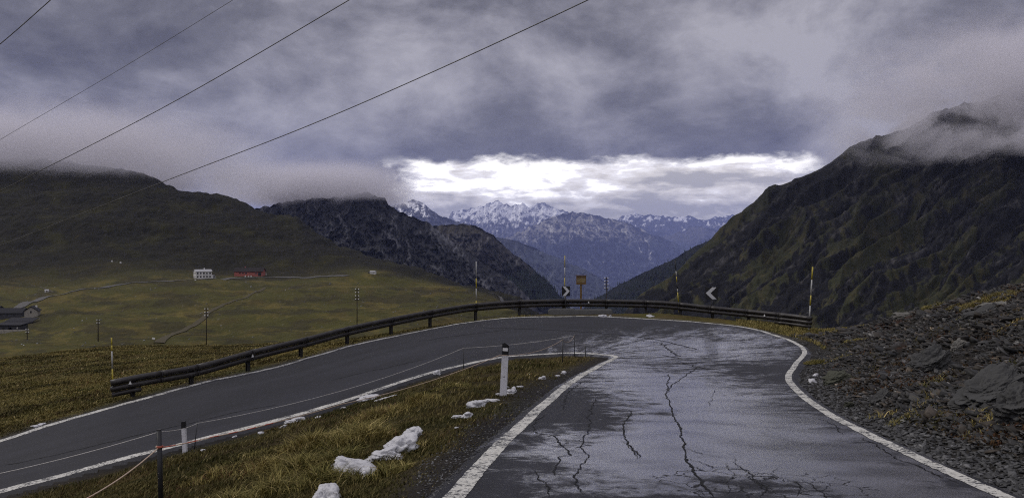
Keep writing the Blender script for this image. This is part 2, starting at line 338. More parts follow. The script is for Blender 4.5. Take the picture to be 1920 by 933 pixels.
def near_z(x, y):
    out = np.empty(x.shape)
    for s in range(0, len(x), 20000):
        xs, ys = x[s:s + 20000], y[s:s + 20000]; q = (xs[:, None] - ctl[None, :, 0]) ** 2 + (ys[:, None] - ctl[None, :, 1]) ** 2
        out[s:s + 20000] = tps(q) @ sol[:n_] + sol[n_] + sol[n_ + 1] * xs + sol[n_ + 2] * ys
    return out

# ------------------------------------------------------------------ terrain sheet
th_in = np.arctan((np.arange(-140, 2062, 2.0) - HX) / F)
th_out_r = np.linspace(th_in[-1], np.pi, 60)[1:]; th_out_l = np.linspace(-np.pi, th_in[0], 60)[1:-1]
th = np.concatenate([th_out_l, th_in, th_out_r]); NC = len(th)
rr = np.exp(np.concatenate([np.linspace(np.log(1.2), np.log(60), 330, endpoint=False), np.linspace(np.log(60), np.log(480), 150, endpoint=False), np.linspace(np.log(480), np.log(1550), 430, endpoint=False), np.linspace(np.log(1550), np.log(3300), 24)])); NR = len(rr)
tcl = np.clip(th, R(-58), R(58)); pxs = HX + F * np.tan(tcl)
rgrid = np.repeat(rr[:, None], NC, 1); dgrid = rgrid * np.cos(tcl)[None, :]
py = far_relief(pxs, np.log(dgrid))
Xg = rgrid * np.sin(th)[None, :]; Yg = rgrid * np.cos(th)[None, :]
zf = CZ - (py - HY) / F * dgrid
U = pxs[None, :] / 100 + 0 * py; V = py / 100
leftm = 1 - sst(pxs, 950, 1150)[None, :]; rightm = 1 - leftm
farm = sst(dgrid, 55, 120)
# right flank: gullies and ribs running down to the left; left: soft swells
s_ = U * .60 + V * .80; t_ = U * .80 - V * .60
warp = fbm(U * .9, V * .9, 4, 3) * .35
gul = ridged((s_ + warp * .28) * 1.7, t_ * .28 + warp * .3, 5, 11, .5)
gul2 = ridged((s_ + warp * .22) * 5.6, t_ * .6, 5, 21, .5)
swell = fbm(U * .42 + 3, V * 2.8, 4, 31, .42)
hillside = sst(dgrid, 700, 1000)
crestk = 1 - .6 * np.exp(-((np.log(dgrid) - np.log(smooth_px(knots, pxs)[0][9])[None, :]) / .08) ** 2)
amp = dgrid * farm * (leftm * (.0078 * swell * sst(dgrid, 70, 160) + (.0006 + .0012 * hillside) * fbm(U * 5, V * 12, 4, 41)) + rightm * crestk * (.034 * (gul - .7) + .0048 * (gul2 - .7) + .0010 * fbm(U * 9, V * 9, 4, 51)))
zf = zf + amp
xs, ys = Xg.ravel(), Yg.ravel(); near_mask = (rgrid < 110).ravel()
zn = zf.ravel().copy(); zn[near_mask] = near_z(xs[near_mask], ys[near_mask])
bl = sst(rgrid, 58, 100).ravel(); z = zn * (1 - bl) + zf.ravel() * bl
mask = (rgrid < 62).ravel(); dist = np.full(z.shape, 99.0); ze = np.zeros(z.shape)
dist[mask], ze[mask] = near_edge(xs[mask], ys[mask])
ins = np.zeros(z.shape, bool); ins[mask] = inside(xs[mask], ys[mask])
# rock bank mask: right of the outer edge
ex = np.interp(ys, ER[3 * PER - 60:9 * PER + 12, 1], ER[3 * PER - 60:9 * PER + 12, 0])
def bank_mask(xs, ys, dist, ins):
    o = ((xs > ex_of(ys)) & (ys < 46) & (ys > -40) & ~ins)
    return o * sst(dist, .35, 1.1) * (1 - sst(ys, 31 + (xs - 12) * .9, 36 + (xs - 12) * .9))
_ry = ER[:9 * PER + 12, 1]; _rx = ER[:9 * PER + 12, 0]
def ex_of(y): return np.interp(y, _ry, _rx)
bank = bank_mask(xs, ys, dist, ins); rightside = ((xs > ex_of(ys)) & (ys < 30) & (ys > -40)).astype(float)
rough_b = .16 * ridged(xs * .55 + ys * .2, ys * .55 - xs * .1, 5, 61, .55) + .10 * fbm(xs * 1.7, ys * 1.7, 4, 71)
z = z + bank * rough_b
grassn = (.05 * fbm(xs * .7, ys * .7, 4, 81) + .03 * fbm(xs * 2.3, ys * 2.3, 3, 85)) * sst(dist, .3, 1.5) * (~ins) * (1 - bank)
z = z + grassn * (rgrid < 110).ravel()
wedge = sst(dist, 0, 1.2); zout = (ze - .055) * (1 - wedge) + z * wedge
z = np.where(ins, ze - .06 - .6 * sst(dist, .1, .9), np.where(mask, zout, z))
# ---- albedo
Uf, Vf, dg = U.ravel(), V.ravel(), dgrid.ravel(); lm = (leftm + 0 * py).ravel(); rm = 1 - lm
g1 = fbm(xs * .09, ys * .09, 5, 101); g2 = fbm(xs * .6, ys * .6, 4, 111); g3 = fbm(Uf * 1.1, Vf * 6, 5, 121)
straw = np.array((.115, .086, .020)); olive = np.array((.055, .054, .016)); brown = np.array((.060, .042, .018)); dark = np.array((.030, .029, .017)); rust = np.array((.085, .036, .018))
rock = np.array((.075, .073, .075)); gravel = np.array((.045, .045, .047)); rockl = np.array((.17, .16, .15))
cN = cmix(olive, straw, np.clip(.60 + g1 * .55 + g2 * .5, 0, 1)); cN = cmix(cN, brown, np.clip(sst(g2 - g1, .1, .8), 0, 1) * .6)
cN = cmix(cN, gravel * .8, (1 - sst(dist, .25, 1.1 + .5 * g2)) * .85)
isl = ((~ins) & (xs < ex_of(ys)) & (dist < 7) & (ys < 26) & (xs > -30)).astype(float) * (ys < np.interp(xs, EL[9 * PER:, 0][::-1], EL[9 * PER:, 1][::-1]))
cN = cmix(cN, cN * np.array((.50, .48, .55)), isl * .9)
bk = cmix(np.array((.024, .022, .020)), rust * .6, sst(fbm(xs * .5, ys * .5, 4, 131), .15, .6) * .7 * sst(dist, 1.2, 2.5)); bk = cmix(bk, rock, sst(rough_b, .1, .25))
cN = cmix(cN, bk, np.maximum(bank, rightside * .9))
# mid and far left: patchy turf; upper hill darker brown heath
cL = cmix(olive * .80, np.array((.088, .074, .022)) * .85, sst(g3 + .5 * fbm(Uf * 4, Vf * 22, 4, 141) + .35 * fbm(Uf * 16, Vf * 70, 3, 143), -.15, .85)); cL = cmix(cL, brown * .7, sst(fbm(Uf * 2, Vf * 7, 4, 151), .0, .7) * .35)
cL = cmix(cL, np.array((.026, .024, .012)), sst(fbm(Uf * .9 + 9, Vf * 6.5, 5, 147, .6), .12, .42) * .75)
heath = cmix(dark * .38, olive * .40, sst(fbm(Uf * 1.6, Vf * 5, 5, 161), -.1, .9)); cL = cmix(cL, heath, sst(dg, 600, 900) * .95)
cL = cmix(cL, straw * .7, (sst(ridged(Uf * 1.1 + Vf * .5, Vf * 5.5, 3, 167), .90, .97)) * .5); cL = cmix(cL, rockl * .8, (fbm(Uf * 14, Vf * 40, 3, 165) > .95) * .3)
# right mountain: dark shale with grassy ribs
sr, tr = (s_ + warp * .4).ravel(), t_.ravel()
ribs = sst(fbm(sr * 2.4, tr * .55, 5, 171, .6) + .5 * (gul.ravel() - .6) + .38 * fbm(Uf * 7, Vf * 7, 5, 173, .65), -.02, .20)
shale = cmix(np.array((.011, .011, .012)), np.array((.058, .056, .055)), sst(gul2.ravel() + .3 * fbm(Uf * 10, Vf * 10, 4, 181), .62, 1.15))
grassR = cmix(np.array((.032, .034, .017)), np.array((.054, .049, .023)), sst(fbm(Uf * 5, Vf * 5, 5, 191, .65), -.2, .8))
lower = sst(Vf, 2.9, 5.4)
cR = cmix(shale, grassR, np.clip(ribs * (.30 + .70 * lower), 0, 1))
scree = sst(ridged((s_ + warp * .3).ravel() * 3.1, t_.ravel() * .3, 3, 201), .93, 1.03); cR = cmix(cR, rockl * .75, scree * .35)
cL = cL * np.array((1.04, 1.0, .95)) * (1.35 - .35 * sst(dg, 600, 850))[:, None]; cF = cmix(cR, cL, lm); k = sst(dg, 55, 90); cc = cmix(cN, cF, k)
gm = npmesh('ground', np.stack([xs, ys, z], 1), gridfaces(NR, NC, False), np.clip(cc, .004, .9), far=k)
ground = tag(link('ground', gm, M['ground']), kind='structure')
gfaces = gridfaces(NR, NC)
# BVH over the near+mid ground (in view only), subsampled
c0, c1 = 58, 58 + len(th_in)
gi = np.arange(0, NR); gj = np.arange(c0, c1, 3)
vv = np.stack([xs, ys, z], 1).reshape(NR, NC, 3)[np.ix_(gi, gj)]
bvh_g = BVHTree.FromPolygons([tuple(map(float, p)) for p in vv.reshape(-1, 3)], [tuple(map(int, f)) for f in gridfaces(len(gi), len(gj))])

# ------------------------------------------------------------------ road
LW_L, LW_R = .19, .2
nrow = len(EL); ncol = 38
seg = np.linspace(0, 1, nrow)
rowi = np.arange(nrow) / PER
lwl = np.interp(rowi, [8, 11], [.19, .26]); lwr = np.interp(rowi, [6, 9, 12], [.16, .22, .24])
Wd = np.linalg.norm(ER - EL, axis=1)
offs = np.empty((nrow, ncol)); e0 = .05; lwl = lwl * (1 + .0 * rowi)
offs[:, 0] = 0; offs[:, 1] = e0; offs[:, 2] = e0 + lwl
offs[:, -1] = Wd; offs[:, -2] = Wd - e0; offs[:, -3] = Wd - e0 - lwr
for j in range(3, ncol - 3): offs[:, j] = lerp(offs[:, 2], offs[:, -3], (j - 2) / (ncol - 5))
fr = offs / Wd[:, None]
skl = -.40 / Wd[:, None]; fr = np.hstack([skl, fr, 1 - skl]); ncol += 2
RV = EL[:, None, :] * (1 - fr[..., None]) + ER[:, None, :] * fr[..., None]
RV[:, 0, 2] = EL[:, 2] - .16; RV[:, -1, 2] = ER[:, 2] - .16
RV[..., 2] += .018 * fbm(RV[..., 0] * .35, RV[..., 1] * .35, 3, 211) + .006 * fbm(RV[..., 0] * 1.4, RV[..., 1] * 1.4, 3, 215)
# wetness: wet middle of the upper lane and the bend, dry left road
def zone(px, py_, d, rx, ry):
    c = P(px, py_, d); return np.exp(-(((RV[..., 0] - c[0]) / rx) ** 2 + ((RV[..., 1] - c[1]) / ry) ** 2))
wet = 1.15 * zone(1260, 720, 17, 2.1, 6) + .9 * zone(1400, 820, 10.2, 1.6, 3.5) + .9 * zone(1300, 655, 27, 4, 4) + .95 * zone(1180, 850, 9.2, 1.3, 2.2) + .5 * zone(1500, 880, 8, 1.6, 2.5) + .5 * zone(1380, 622, 32, 4, 3)
wet -= .75 * zone(1400, 915, 7.4, .7, .7) + .5 * zone(1100, 780, 12.6, .55, 2.5) + .35 * zone(1230, 770, 13, .35, 1.2)
wetA = np.clip(wet, 0, 1.2)
crk = np.clip(1.3 * zone(1400, 905, 7.5, .8, .8) + .8 * zone(1530, 915, 7.3, .5, .5) + .55 * zone(1070, 830, 10, .45, 1.6), 0, 1)
rm_ = npmesh('road', RV.reshape(-1, 3), gridfaces(nrow, ncol)[:, ::-1], None, wet=wetA.ravel(), crk=crk.ravel(), across=fr.ravel(), along=np.repeat(np.cumsum(np.r_[0, np.linalg.norm(np.diff((EL + ER) / 2, axis=0), axis=1)]), ncol))
m, n, b, g = mat('asphalt'); v = g.outputs['Object']
wa = n.new('ShaderNodeAttribute', attribute_name='wet').outputs['Fac']; ac = n.new('ShaderNodeAttribute', attribute_name='across').outputs['Fac']; al = n.new('ShaderNodeAttribute', attribute_name='along').outputs['Fac']
rv = n.comb(n.math('MULTIPLY', ac, 4.0), n.math('MULTIPLY', al, 1.3), 0.0)
n1 = n.noise(rv, 1.0, 8, .62, .6); n2 = n.noise(v, 3.4, 10, .74, .4)
ws = n.math('ADD', wa, n.math('ADD', n.math('MULTIPLY', n.math('SUBTRACT', n1, .5), 2.4), n.math('MULTIPLY', n.math('SUBTRACT', n2, .5), 2.4)))
wm = n.math('MULTIPLY', n.mapr(ws, .20, 1.0), n.mapr(wa, .02, .22))
agg = n.vor(v, 85, 'F1'); fine = n.noise(v, 60, 4, .7)
basec = n.mix(n.noise(v, .8, 6, .6), (.011, .011, .014), (.022, .0225, .029)); basec = n.mix(1.0, basec, n.comb(*(n.mapr(n.noise(n.comb(n.math('MULTIPLY', ac, 7.0), n.math('MULTIPLY', al, .12), 3.0), 1.0, 5, .6), .3, .7, .62, 1.45, False),) * 3), 'MULTIPLY'); basec = n.mix(n.mapr(fine, .60, .75), basec, (.07, .07, .074))
cd = n.new('ShaderNodeVectorMath', operation='ADD'); n.l.new(v, cd.inputs[0]); n.l.new(n.vmul(n.noise(v, 4, 4, .6, 0, 1), (.35, .35, 0)), cd.inputs[1])
ck = n.new('ShaderNodeAttribute', attribute_name='crk').outputs['Fac']; ce = n.vor(n.vmul(cd.outputs[0], (1, .8, 1)), 3.6, 'DISTANCE_TO_EDGE')
cm_ = n.math('MULTIPLY', n.mapr(ce, .035, .012), n.mapr(n.math('ADD', ck, n.math('MULTIPLY', n.math('SUBTRACT', n2, .5), .9)), .38, .5))
basec = n.mix(n.mapr(n.noise(v, 28, 3, .7), .58, .70), basec, (.062, .062, .066)); basec = n.mix(cm_, basec, (.004, .004, .005)); wm = n.math('MULTIPLY', wm, n.math('SUBTRACT', 1.0, cm_))
n.l.new(n.mapr(wm, .1, 1, 0, .95, False), b.inputs['Coat Weight']); b.inputs['Coat Roughness'].default_value = .19; b.inputs['Coat IOR'].default_value = 1.4
n.l.new(n.mix(wm, basec, n.mix(.35, basec, (.02, .02, .022))), b.inputs['Base Color'])
n.l.new(n.math('ADD', n.mapr(wm, 0, 1, .64, .25, False), n.math('MULTIPLY', n.math('SUBTRACT', fine, .5), .25)), b.inputs['Roughness'])
n.l.new(n.mapr(wm, 0, 1, .22, .95, False), b.inputs['Specular IOR Level'])
bh = n.math('ADD', n.math('MULTIPLY', agg, .6), n.math('MULTIPLY', fine, .5))
bk_ = n.new('ShaderNodeBump'); bk_.inputs['Distance'].default_value = .006; n.l.new(n.mapr(wm, 0, 1, .8, .45, False), bk_.inputs['Strength']); n.l.new(bh, bk_.inputs['Height']); n.l.new(bk_.outputs[0], b.inputs['Normal'])
road = tag(link('road', rm_, m), kind='structure'); M['asphalt'] = m
bvh_r = BVHTree.FromPolygons([tuple(map(float, p)) for p in RV.reshape(-1, 3)], [tuple(map(int, f)) for f in gridfaces(nrow, ncol)])
# painted edge lines, worn
m, n, b, g = mat('road_paint'); v = g.outputs['Object']
wn = n.math('ADD', n.math('MULTIPLY', n.noise(v, 22, 6, .75), .7), n.math('MULTIPLY', n.noise(v, 3.5, 4), .3))
wn = n.mapr(wn, .50, .54); n.l.new(n.mix(wn, n.mix(n.noise(v, 8, 4), (.46, .45, .40), (.62, .61, .56)), (.05, .05, .052)), b.inputs['Base Color']); b.inputs['Roughness'].default_value = .55
M['paint'] = m
def line_strip(cols, r0, r1):
    q = RV[r0:r1][:, cols].copy(); q[..., 2] += .004
    q[:, 0, :2] += .012 * fbm(q[:, 0, 0] * 9, q[:, 0, 1] * 9, 3, 225)[:, None]; q[:, 1, :2] += .012 * fbm(q[:, 1, 0] * 9, q[:, 1, 1] * 9, 3, 229)[:, None]
    return tag(link('road_marking', npmesh('road_marking', q.reshape(-1, 3), gridfaces(r1 - r0, 2)[:, ::-1]), M['paint']), kind='structure')
line_strip([2, 3], 0, nrow)
line_strip([ncol - 4, ncol - 3], 0, nrow)

def ray(px, py_, bvhs=(None,)):
    d = Vector(((px - HX) / F, 1, (HY - py_) / F)).normalized(); best = None
    for bv in (bvh_r, bvh_g):
        h = bv.ray_cast(Vector((0, 0, CZ)), d)
        if h[0] is not None and (best is None or h[3] < best[3]): best = h
    return None if best is None else best[0]
def gz(x, y):
    zs = [h[0].z for bv in (bvh_r, bvh_g) for h in [bv.ray_cast(Vector((x, y, 400)), Vector((0, 0, -1)))] if h[0] is not None]
    return max(zs) if zs else 0.0
def at(px, d): x = (px - HX) / F * d; return Vector((x, d, gz(x, d)))

# cracks: narrow raised-lip dark ribbons following the real fractures
def ribbon(pts, wid, jag, mt, name='road_crack', lift=.005, step=.03):
    p3 = [bvh_r.ray_cast(Vector((0, 0, CZ)), Vector(((q[0] - HX) / F, 1, (HY - q[1]) / F)).normalized())[0] for q in pts]; p3 = np.array([tuple(q) for q in p3 if q is not None])
    L = np.r_[0, np.cumsum(np.linalg.norm(np.diff(p3, axis=0), axis=1))]; nn = max(6, int(L[-1] / step)); s = np.linspace(0, L[-1], nn)
    c = np.stack([np.interp(s, L, p3[:, i]) for i in range(2)], 1); t = np.gradient(c, axis=0); t /= np.linalg.norm(t, axis=1)[:, None] + 1e-9; nrm = np.stack([-t[:, 1], t[:, 0]], 1)
    sd_ = rng.random() * 50; c = c + nrm * (jag * (fbm(s * 2.2, s * 0 + sd_, 3, 7) + .55 * (ridged(s * 6, s * 0 + sd_, 3, 8) - .7)))[:, None]
    ww = 1.1 * wid * (.35 + .9 * np.abs(fbm(s * 5, s * 0 + sd_ + 9, 3, 9))) * np.minimum(1, np.minimum(s, L[-1] - s) / .25 + .12)
    a = c + nrm * ww[:, None] / 2; b_ = c - nrm * ww[:, None] / 2; out = []
    for q in (a, b_):
        out.append(np.array([(x, y, bvh_r.ray_cast(Vector((x, y, 50)), Vector((0, 0, -1)))[0].z + lift if bvh_r.ray_cast(Vector((x, y, 50)), Vector((0, 0, -1)))[0] else np.nan) for x, y in q]))
    v = np.stack(out, 1); ok = ~np.isnan(v[..., 2]).any(1); v = v[ok]; tag(link(name, npmesh(name, v.reshape(-1, 3), gridfaces(len(v), 2)), mt), kind='structure')
M['crack'] = simple('crack_filler', (.009, .009, .010), .75)
for pts, wd, jg in (
    ([(1022, 776), (997, 796), (1008, 812), (1040, 817), (1072, 853), (1048, 856), (1040, 892)], .024, .03),
    ([(1098, 712), (1064, 736), (1058, 768)], .02, .05), ([(1118, 746), (1104, 784), (1108, 800), (1088, 832), (1106, 860), (1076, 892), (1088, 926)], .022, .04),
    ([(1184, 768), (1172, 796), (1174, 820), (1200, 858)], .03, .04), ([(1165, 826), (1186, 840), (1201, 860)], .022, .03),
    ([(1000, 880), (1025, 905), (1030, 933)], .018, .04),
    ([(1255, 700), (1250, 735), (1262, 775), (1275, 800), (1283, 830), (1290, 860), (1310, 895), (1335, 933)], .034, .03),
    ([(1283, 838), (1320, 850), (1370, 860), (1390, 880), (1420, 905), (1460, 925)], .012, .06), ([(1290, 858), (1340, 875), (1400, 880), (1440, 895), (1500, 898)], .014, .06),
    ([(1320, 905), (1380, 900), (1440, 915), (1500, 910)], .013, .05), ([(1400, 880), (1430, 910), (1425, 933)], .014, .05), ([(1500, 895), (1540, 920), (1560, 940)], .014, .04), ([(1330, 885), (1390, 890), (1470, 900)], .011, .05),
    ([(1470, 893), (1500, 905), (1495, 930)], .013, .04), ([(1360, 865), (1375, 895), (1360, 925)], .010, .05),
    ([(1530, 783), (1555, 790), (1585, 815)], .022, .05), ([(1620, 820), (1680, 858), (1740, 882), (1800, 905)], .02, .05),
    ([(900, 614), (1000, 617), (1100, 622), (1190, 630), (1250, 640), (1310, 655)], .10, .05), ([(1180, 637), (1240, 643), (1275, 668)], .07, .1), ([(1240, 665), (1280, 672)], .09, .03),
    ([(1275, 678), (1300, 686), (1340, 692)], .06, .1), ([(1310, 687), (1290, 700), (1262, 720), (1252, 735)], .03, .03),
    ([(0, 873), (150, 842), (300, 805), (450, 770), (520, 758)], .035, .05), ([(620, 712), (720, 690), (800, 672)], .04, .08), ([(780, 640), (850, 630), (960, 617)], .07, .08),
    ([(1080, 705), (1060, 730)], .012, .04), ([(1340, 730), (1330, 760)], .012, .05)):
    ribbon(pts, wd, jg, M['crack'])
# faint centre chalk line seen near the bend
ribbon([(1060, 648), (1110, 643), (1165, 638)], .10, .02, simple('worn_paint', (.20, .20, .21), .5), 'road_marking', .005)

# ------------------------------------------------------------------ far mountains
def mountain(name, sil, D, base, seed, colf, rel=.06, fd=.72, streak=(0.0, 1.0), pxs_=None, noise_px=3.0, sil_o=5):
    x0, x1 = sil[0][0], sil[-1][0]; nc = int((x1 - x0) / 1.5) + 1; nr = 150; nb = 25
    px = np.linspace(x0, x1, nc); sy = np.interp(px, [a for a, _ in sil], [b for _, b in sil])
    sy = sy - noise_px * (ridged(px / 22, px * 0 + seed, sil_o, seed) - .72) * 2
    t = np.concatenate([np.linspace(0, 1, nr), 1 + np.linspace(.04, 1, nb)])
    d = np.where(t[:, None] <= 1, D * (fd + (1 - fd) * t[:, None] ** 1.15), D * (1 + .25 * (t[:, None] - 1))) * np.ones((1, nc))
    tt = np.where(t <= 1, t, 2 - t)[:, None]
    pyy = lerp(base, sy[None, :], tt ** .92)
    u = px[None, :] / 100 + 0 * pyy; v = pyy / 100
    wq = .3 * fbm(u * 1.6, v * 1.6, 4, seed + 1)
    su = u + streak[0] * v + wq
    rg = ridged(su * streak[1] * 2.2, v * .7 + wq, 6, seed + 2, .55)
    fine = ridged(u * 9 + streak[0] * v * 9, v * 5, 5, seed + 5, .6)
    env = np.sin(np.pi * np.clip(tt, 0, 1)) ** .6 * .9 + .1 * (tt < 1)
    d = d * (1 - rel * env * ((rg - .7) + .35 * (fine - .7)))
    X_ = (px[None, :] - HX) / F * d; Z_ = CZ - (pyy - HY) / F * d + D * .0022 * env * (fine - .7)
    c = np.clip(colf(u, v, tt + 0 * u, rg, fine, sy[None, :] / 100), .003, .9)
    me = npmesh(name, np.stack([X_, d, Z_], -1).reshape(-1, 3), gridfaces(len(t), nc), c.reshape(-1, 3))
    tag(link(name, me, M['mountain']), kind='structure')
    return np.stack([X_, d, Z_], -1)
rk = np.array
def c_dark(u, v, t, rg, fi, sy):
    c = cmix(rk((.035, .035, .038)), rk((.13, .13, .14)), sst(.6 * fi + .8 * (rg - .4) + .35 * fbm(u * 2.5, v * 2.5, 4, 307), .42, .95) * sst(t, .25, .8))
    c = cmix(c, rk((.030, .030, .022)), sst(1 - t, .2, .7) * .7)
    return cmix(c, rk((.16, .16, .17)), sst(ridged(u * 5 - v * 3, v * 1.2, 3, 301), .93, 1.02) * .35 * sst(t, .2, .6))
def c_ridge(u, v, t, rg, fi, sy):
    c = cmix(rk((.045, .042, .042)), rk((.15, .147, .142)), sst(.5 * fi + .5 * (rg - .2) + .35 * fbm(u * 7, v * 7, 5, 311), .45, 1.0))
    c = cmix(c, rk((.014, .016, .013)), sst(v + .35 * fbm(u * 5, v * 5, 4, 313), 4.9, 5.2))
    return cmix(c, rk((.055, .050, .035)), sst(4.45 - v, 0, .15) * .7)
def c_blue(lo, hi, tree_v, snow_v=None, scree=.5, sk=0.0):
    def f(u, v, t, rg, fi, sy):
        n_ = fbm(u * 6, v * 6, 5, 321)
        c = cmix(rk(lo), rk(hi), sst(fi + .4 * n_ + .6 * (rg - .7), .6, 1.1))
        c = cmix(c, rk((.050, .058, .072)), sst(v - tree_v + .12 * n_ + .10 * (rg - .7), -.06, .12))
        st_ = sst(ridged((u + sk * v) * 3.2 + .12 * fbm(u * 5, v * 5, 3, 5), v * .55, 2, 331), .84, .95); c = cmix(c, rk((.50, .49, .47)), st_ * scree)
        if snow_v is not None:
            s = sst(snow_v - v + .22 * fbm(u * 7, v * 9, 5, 341, .6) + .25 * (fi - .75), -.02, .05); c = cmix(c, rk((.9, .9, .9)), s)
        return c
    return f
mountain('mountain', [(1130, 430), (1165, 403), (1195, 397), (1215, 402), (1240, 404), (1262, 403), (1290, 401), (1308, 411), (1330, 407), (1372, 401), (1400, 406), (1460, 430), (1540, 450)], 30000, 560, 41, c_blue((.06, .06, .07), (.16, .155, .16), 4.45, 4.14, .15), .05)
mountain('mountain', [(810, 440), (835, 411), (848, 396), (866, 390), (900, 386), (918, 378), (935, 374), (950, 381), (962, 384), (980, 379), (992, 385), (1008, 378), (1018, 377), (1032, 386), (1050, 392), (1075, 400), (1110, 440), (1140, 470)], 27000, 560, 47, c_blue((.14, .14, .15), (.50, .49, .46), 4.7, 4.20, .25), .07, noise_px=4.5, sil_o=6)
mountain('mountain', [(1200, 470), (1240, 441), (1275, 433), (1300, 424), (1320, 423), (1345, 430), (1380, 440), (1430, 470)], 24000, 560, 53, c_blue((.07, .068, .066), (.17, .16, .145), 4.5, None, .3), .05)
mountain('mountain', [(860, 480), (905, 462), (945, 445), (985, 428), (1020, 411), (1050, 401), (1075, 396), (1090, 394), (1104, 400), (1125, 403), (1150, 410), (1185, 420), (1215, 434), (1250, 448), (1290, 462), (1340, 480), (1420, 510)], 20000, 575, 59, c_blue((.22, .21, .19), (.62, .60, .53), 4.45, None, .95, -.5), .10, noise_px=2.5, streak=(-.5, 1.2))
mountain('mountain', [(690, 420), (730, 388), (755, 379), (776, 373), (790, 379), (803, 388), (815, 398), (830, 405), (850, 413), (880, 420), (930, 450)], 13000, 540, 61, c_blue((.07, .07, .075), (.24, .24, .24), 4.9, 4.0, .1), .08, noise_px=3)
mountain('mountain', [(880, 436), (930, 443), (960, 449), (985, 456), (1010, 468), (1030, 475), (1060, 489), (1085, 499), (1110, 512), (1140, 532), (1165, 556), (1190, 580)], 9500, 600, 67, c_blue((.03, .033, .036), (.06, .06, .062), 4.6, None, .12), .05, noise_px=1.2)
r4 = mountain('mountain', [(1080, 590), (1110, 563), (1140, 545), (1165, 530), (1200, 513), (1230, 500), (1260, 486), (1300, 462), (1400, 420)], 3300, 640, 71, lambda u, v, t, rg, fi, sy: cmix(rk((.014, .016, .014)), rk((.026, .028, .022)), sst(fi, .6, 1)), .04, noise_px=1.2)
r2m = mountain('mountain', [(780, 432), (815, 422), (845, 420), (870, 419), (885, 420), (905, 429), (925, 440), (945, 460), (960, 473), (975, 483), (1000, 503), (1020, 520), (1040, 543), (1062, 566), (1090, 600)], 3200, 640, 73, c_ridge, .06, noise_px=1.8)
mountain('mountain', [(380, 420), (450, 398), (520, 380), (570, 372), (610, 370), (650, 366), (690, 360), (705, 367), (722, 371), (728, 383), (745, 393), (770, 404), (807, 418), (837, 445), (865, 462), (893, 480), (930, 505), (965, 530), (1000, 565), (1040, 610)], 2300, 650, 79, c_dark, .06, noise_px=2.6)

# conifers on the two forested ridges, far off, read as one mass each
def forest(name, grid_, sel, count, hmin, hmax, label):
    pts = grid_[sel].reshape(-1, 3); idx = rng.integers(0, len(pts), count); V_, F_ = [], []
    for q, i in enumerate(idx):
        p = pts[i] + rng.normal(0, 3, 3) * (1, 1, .2); h = rng.uniform(hmin, hmax); r0 = h * .2; base = len(V_)
        for lv, (zz, rrr) in enumerate(((.05, 1), (.42, .55), (.40, .75), (.72, .32), (.70, .48))):
            a0 = rng.random() * 6.28
            for k_ in range(5): V_.append((p[0] + r0 * rrr * math.cos(a0 + k_ * 1.2566) * rng.uniform(.7, 1.2), p[1] + r0 * rrr * math.sin(a0 + k_ * 1.2566), p[2] + h * zz - 1.5))
        V_.append((p[0], p[1], p[2] + h)); tip = len(V_) - 1
        for lo_, hi_ in ((0, 1), (2, 3)):
            for k_ in range(5):
                a, b_, c_, d_ = base + lo_ * 5 + k_, base + lo_ * 5 + (k_ + 1) % 5, base + hi_ * 5 + (k_ + 1) % 5, base + hi_ * 5 + k_
                F_ += [(a, b_, c_), (a, c_, d_)]
        for k_ in range(5): F_.append((base + 20 + k_, base + 20 + (k_ + 1) % 5, tip))
    o = link(name, npmesh(name, np.array(V_), np.array(F_)), M['tree'], smooth=False)
    return tag(o, label, None, None, 'stuff')
nc2 = r2m.shape[1]; sel = np.zeros(r2m.shape[:2], bool)
pxg = HX + F * r2m[..., 0] / r2m[..., 1]; pyg = HY - F * (r2m[..., 2] - CZ) / r2m[..., 1]
sel = (np.arange(r2m.shape[0])[:, None] < 152) & (pxg > 930) & (pyg + .22 * (pxg - 980) > 512) & (pyg < 575)
forest('distant_forest', r2m, sel, 900, 9, 17, 'dark conifer wood on the rocky ridge')
pyg4 = HY - F * (r4[..., 2] - CZ) / r4[..., 1]
forest('distant_forest', r4, (np.arange(r4.shape[0])[:, None] < 152) & (pyg4 < 600), 1200, 10, 16, 'dark conifer wood on the valley slope')

# ------------------------------------------------------------------ haze and hill clouds
def boxmesh(name, lo, hi):
    bm = bmesh.new(); bmesh.ops.create_cube(bm, size=1)
    for v_ in bm.verts: v_.co = Vector([lerp(lo[i], hi[i], v_.co[i] + .5) for i in range(3)])
    me = bpy.data.meshes.new(name); bm.to_mesh(me); bm.free(); return me
m = bpy.data.materials.new('valley_air'); m.use_nodes = True; m.node_tree.nodes.clear(); n = NT(m.node_tree)
pv = n.new('ShaderNodeVolumePrincipled'); pv.inputs['Color'].default_value = (.42, .49, .90, 1); pv.inputs['Density'].default_value = 3.1e-5; pv.inputs['Anisotropy'].default_value = 0
oo = n.new('ShaderNodeOutputMaterial'); n.l.new(pv.outputs[0], oo.inputs['Volume'])
HB = -4200
tag(link('haze', boxmesh('haze', (-22000, -3500, HB), (22000, 36000, 1950)), m, smooth=False), 'thin blue air filling the valley', None, None, 'stuff')

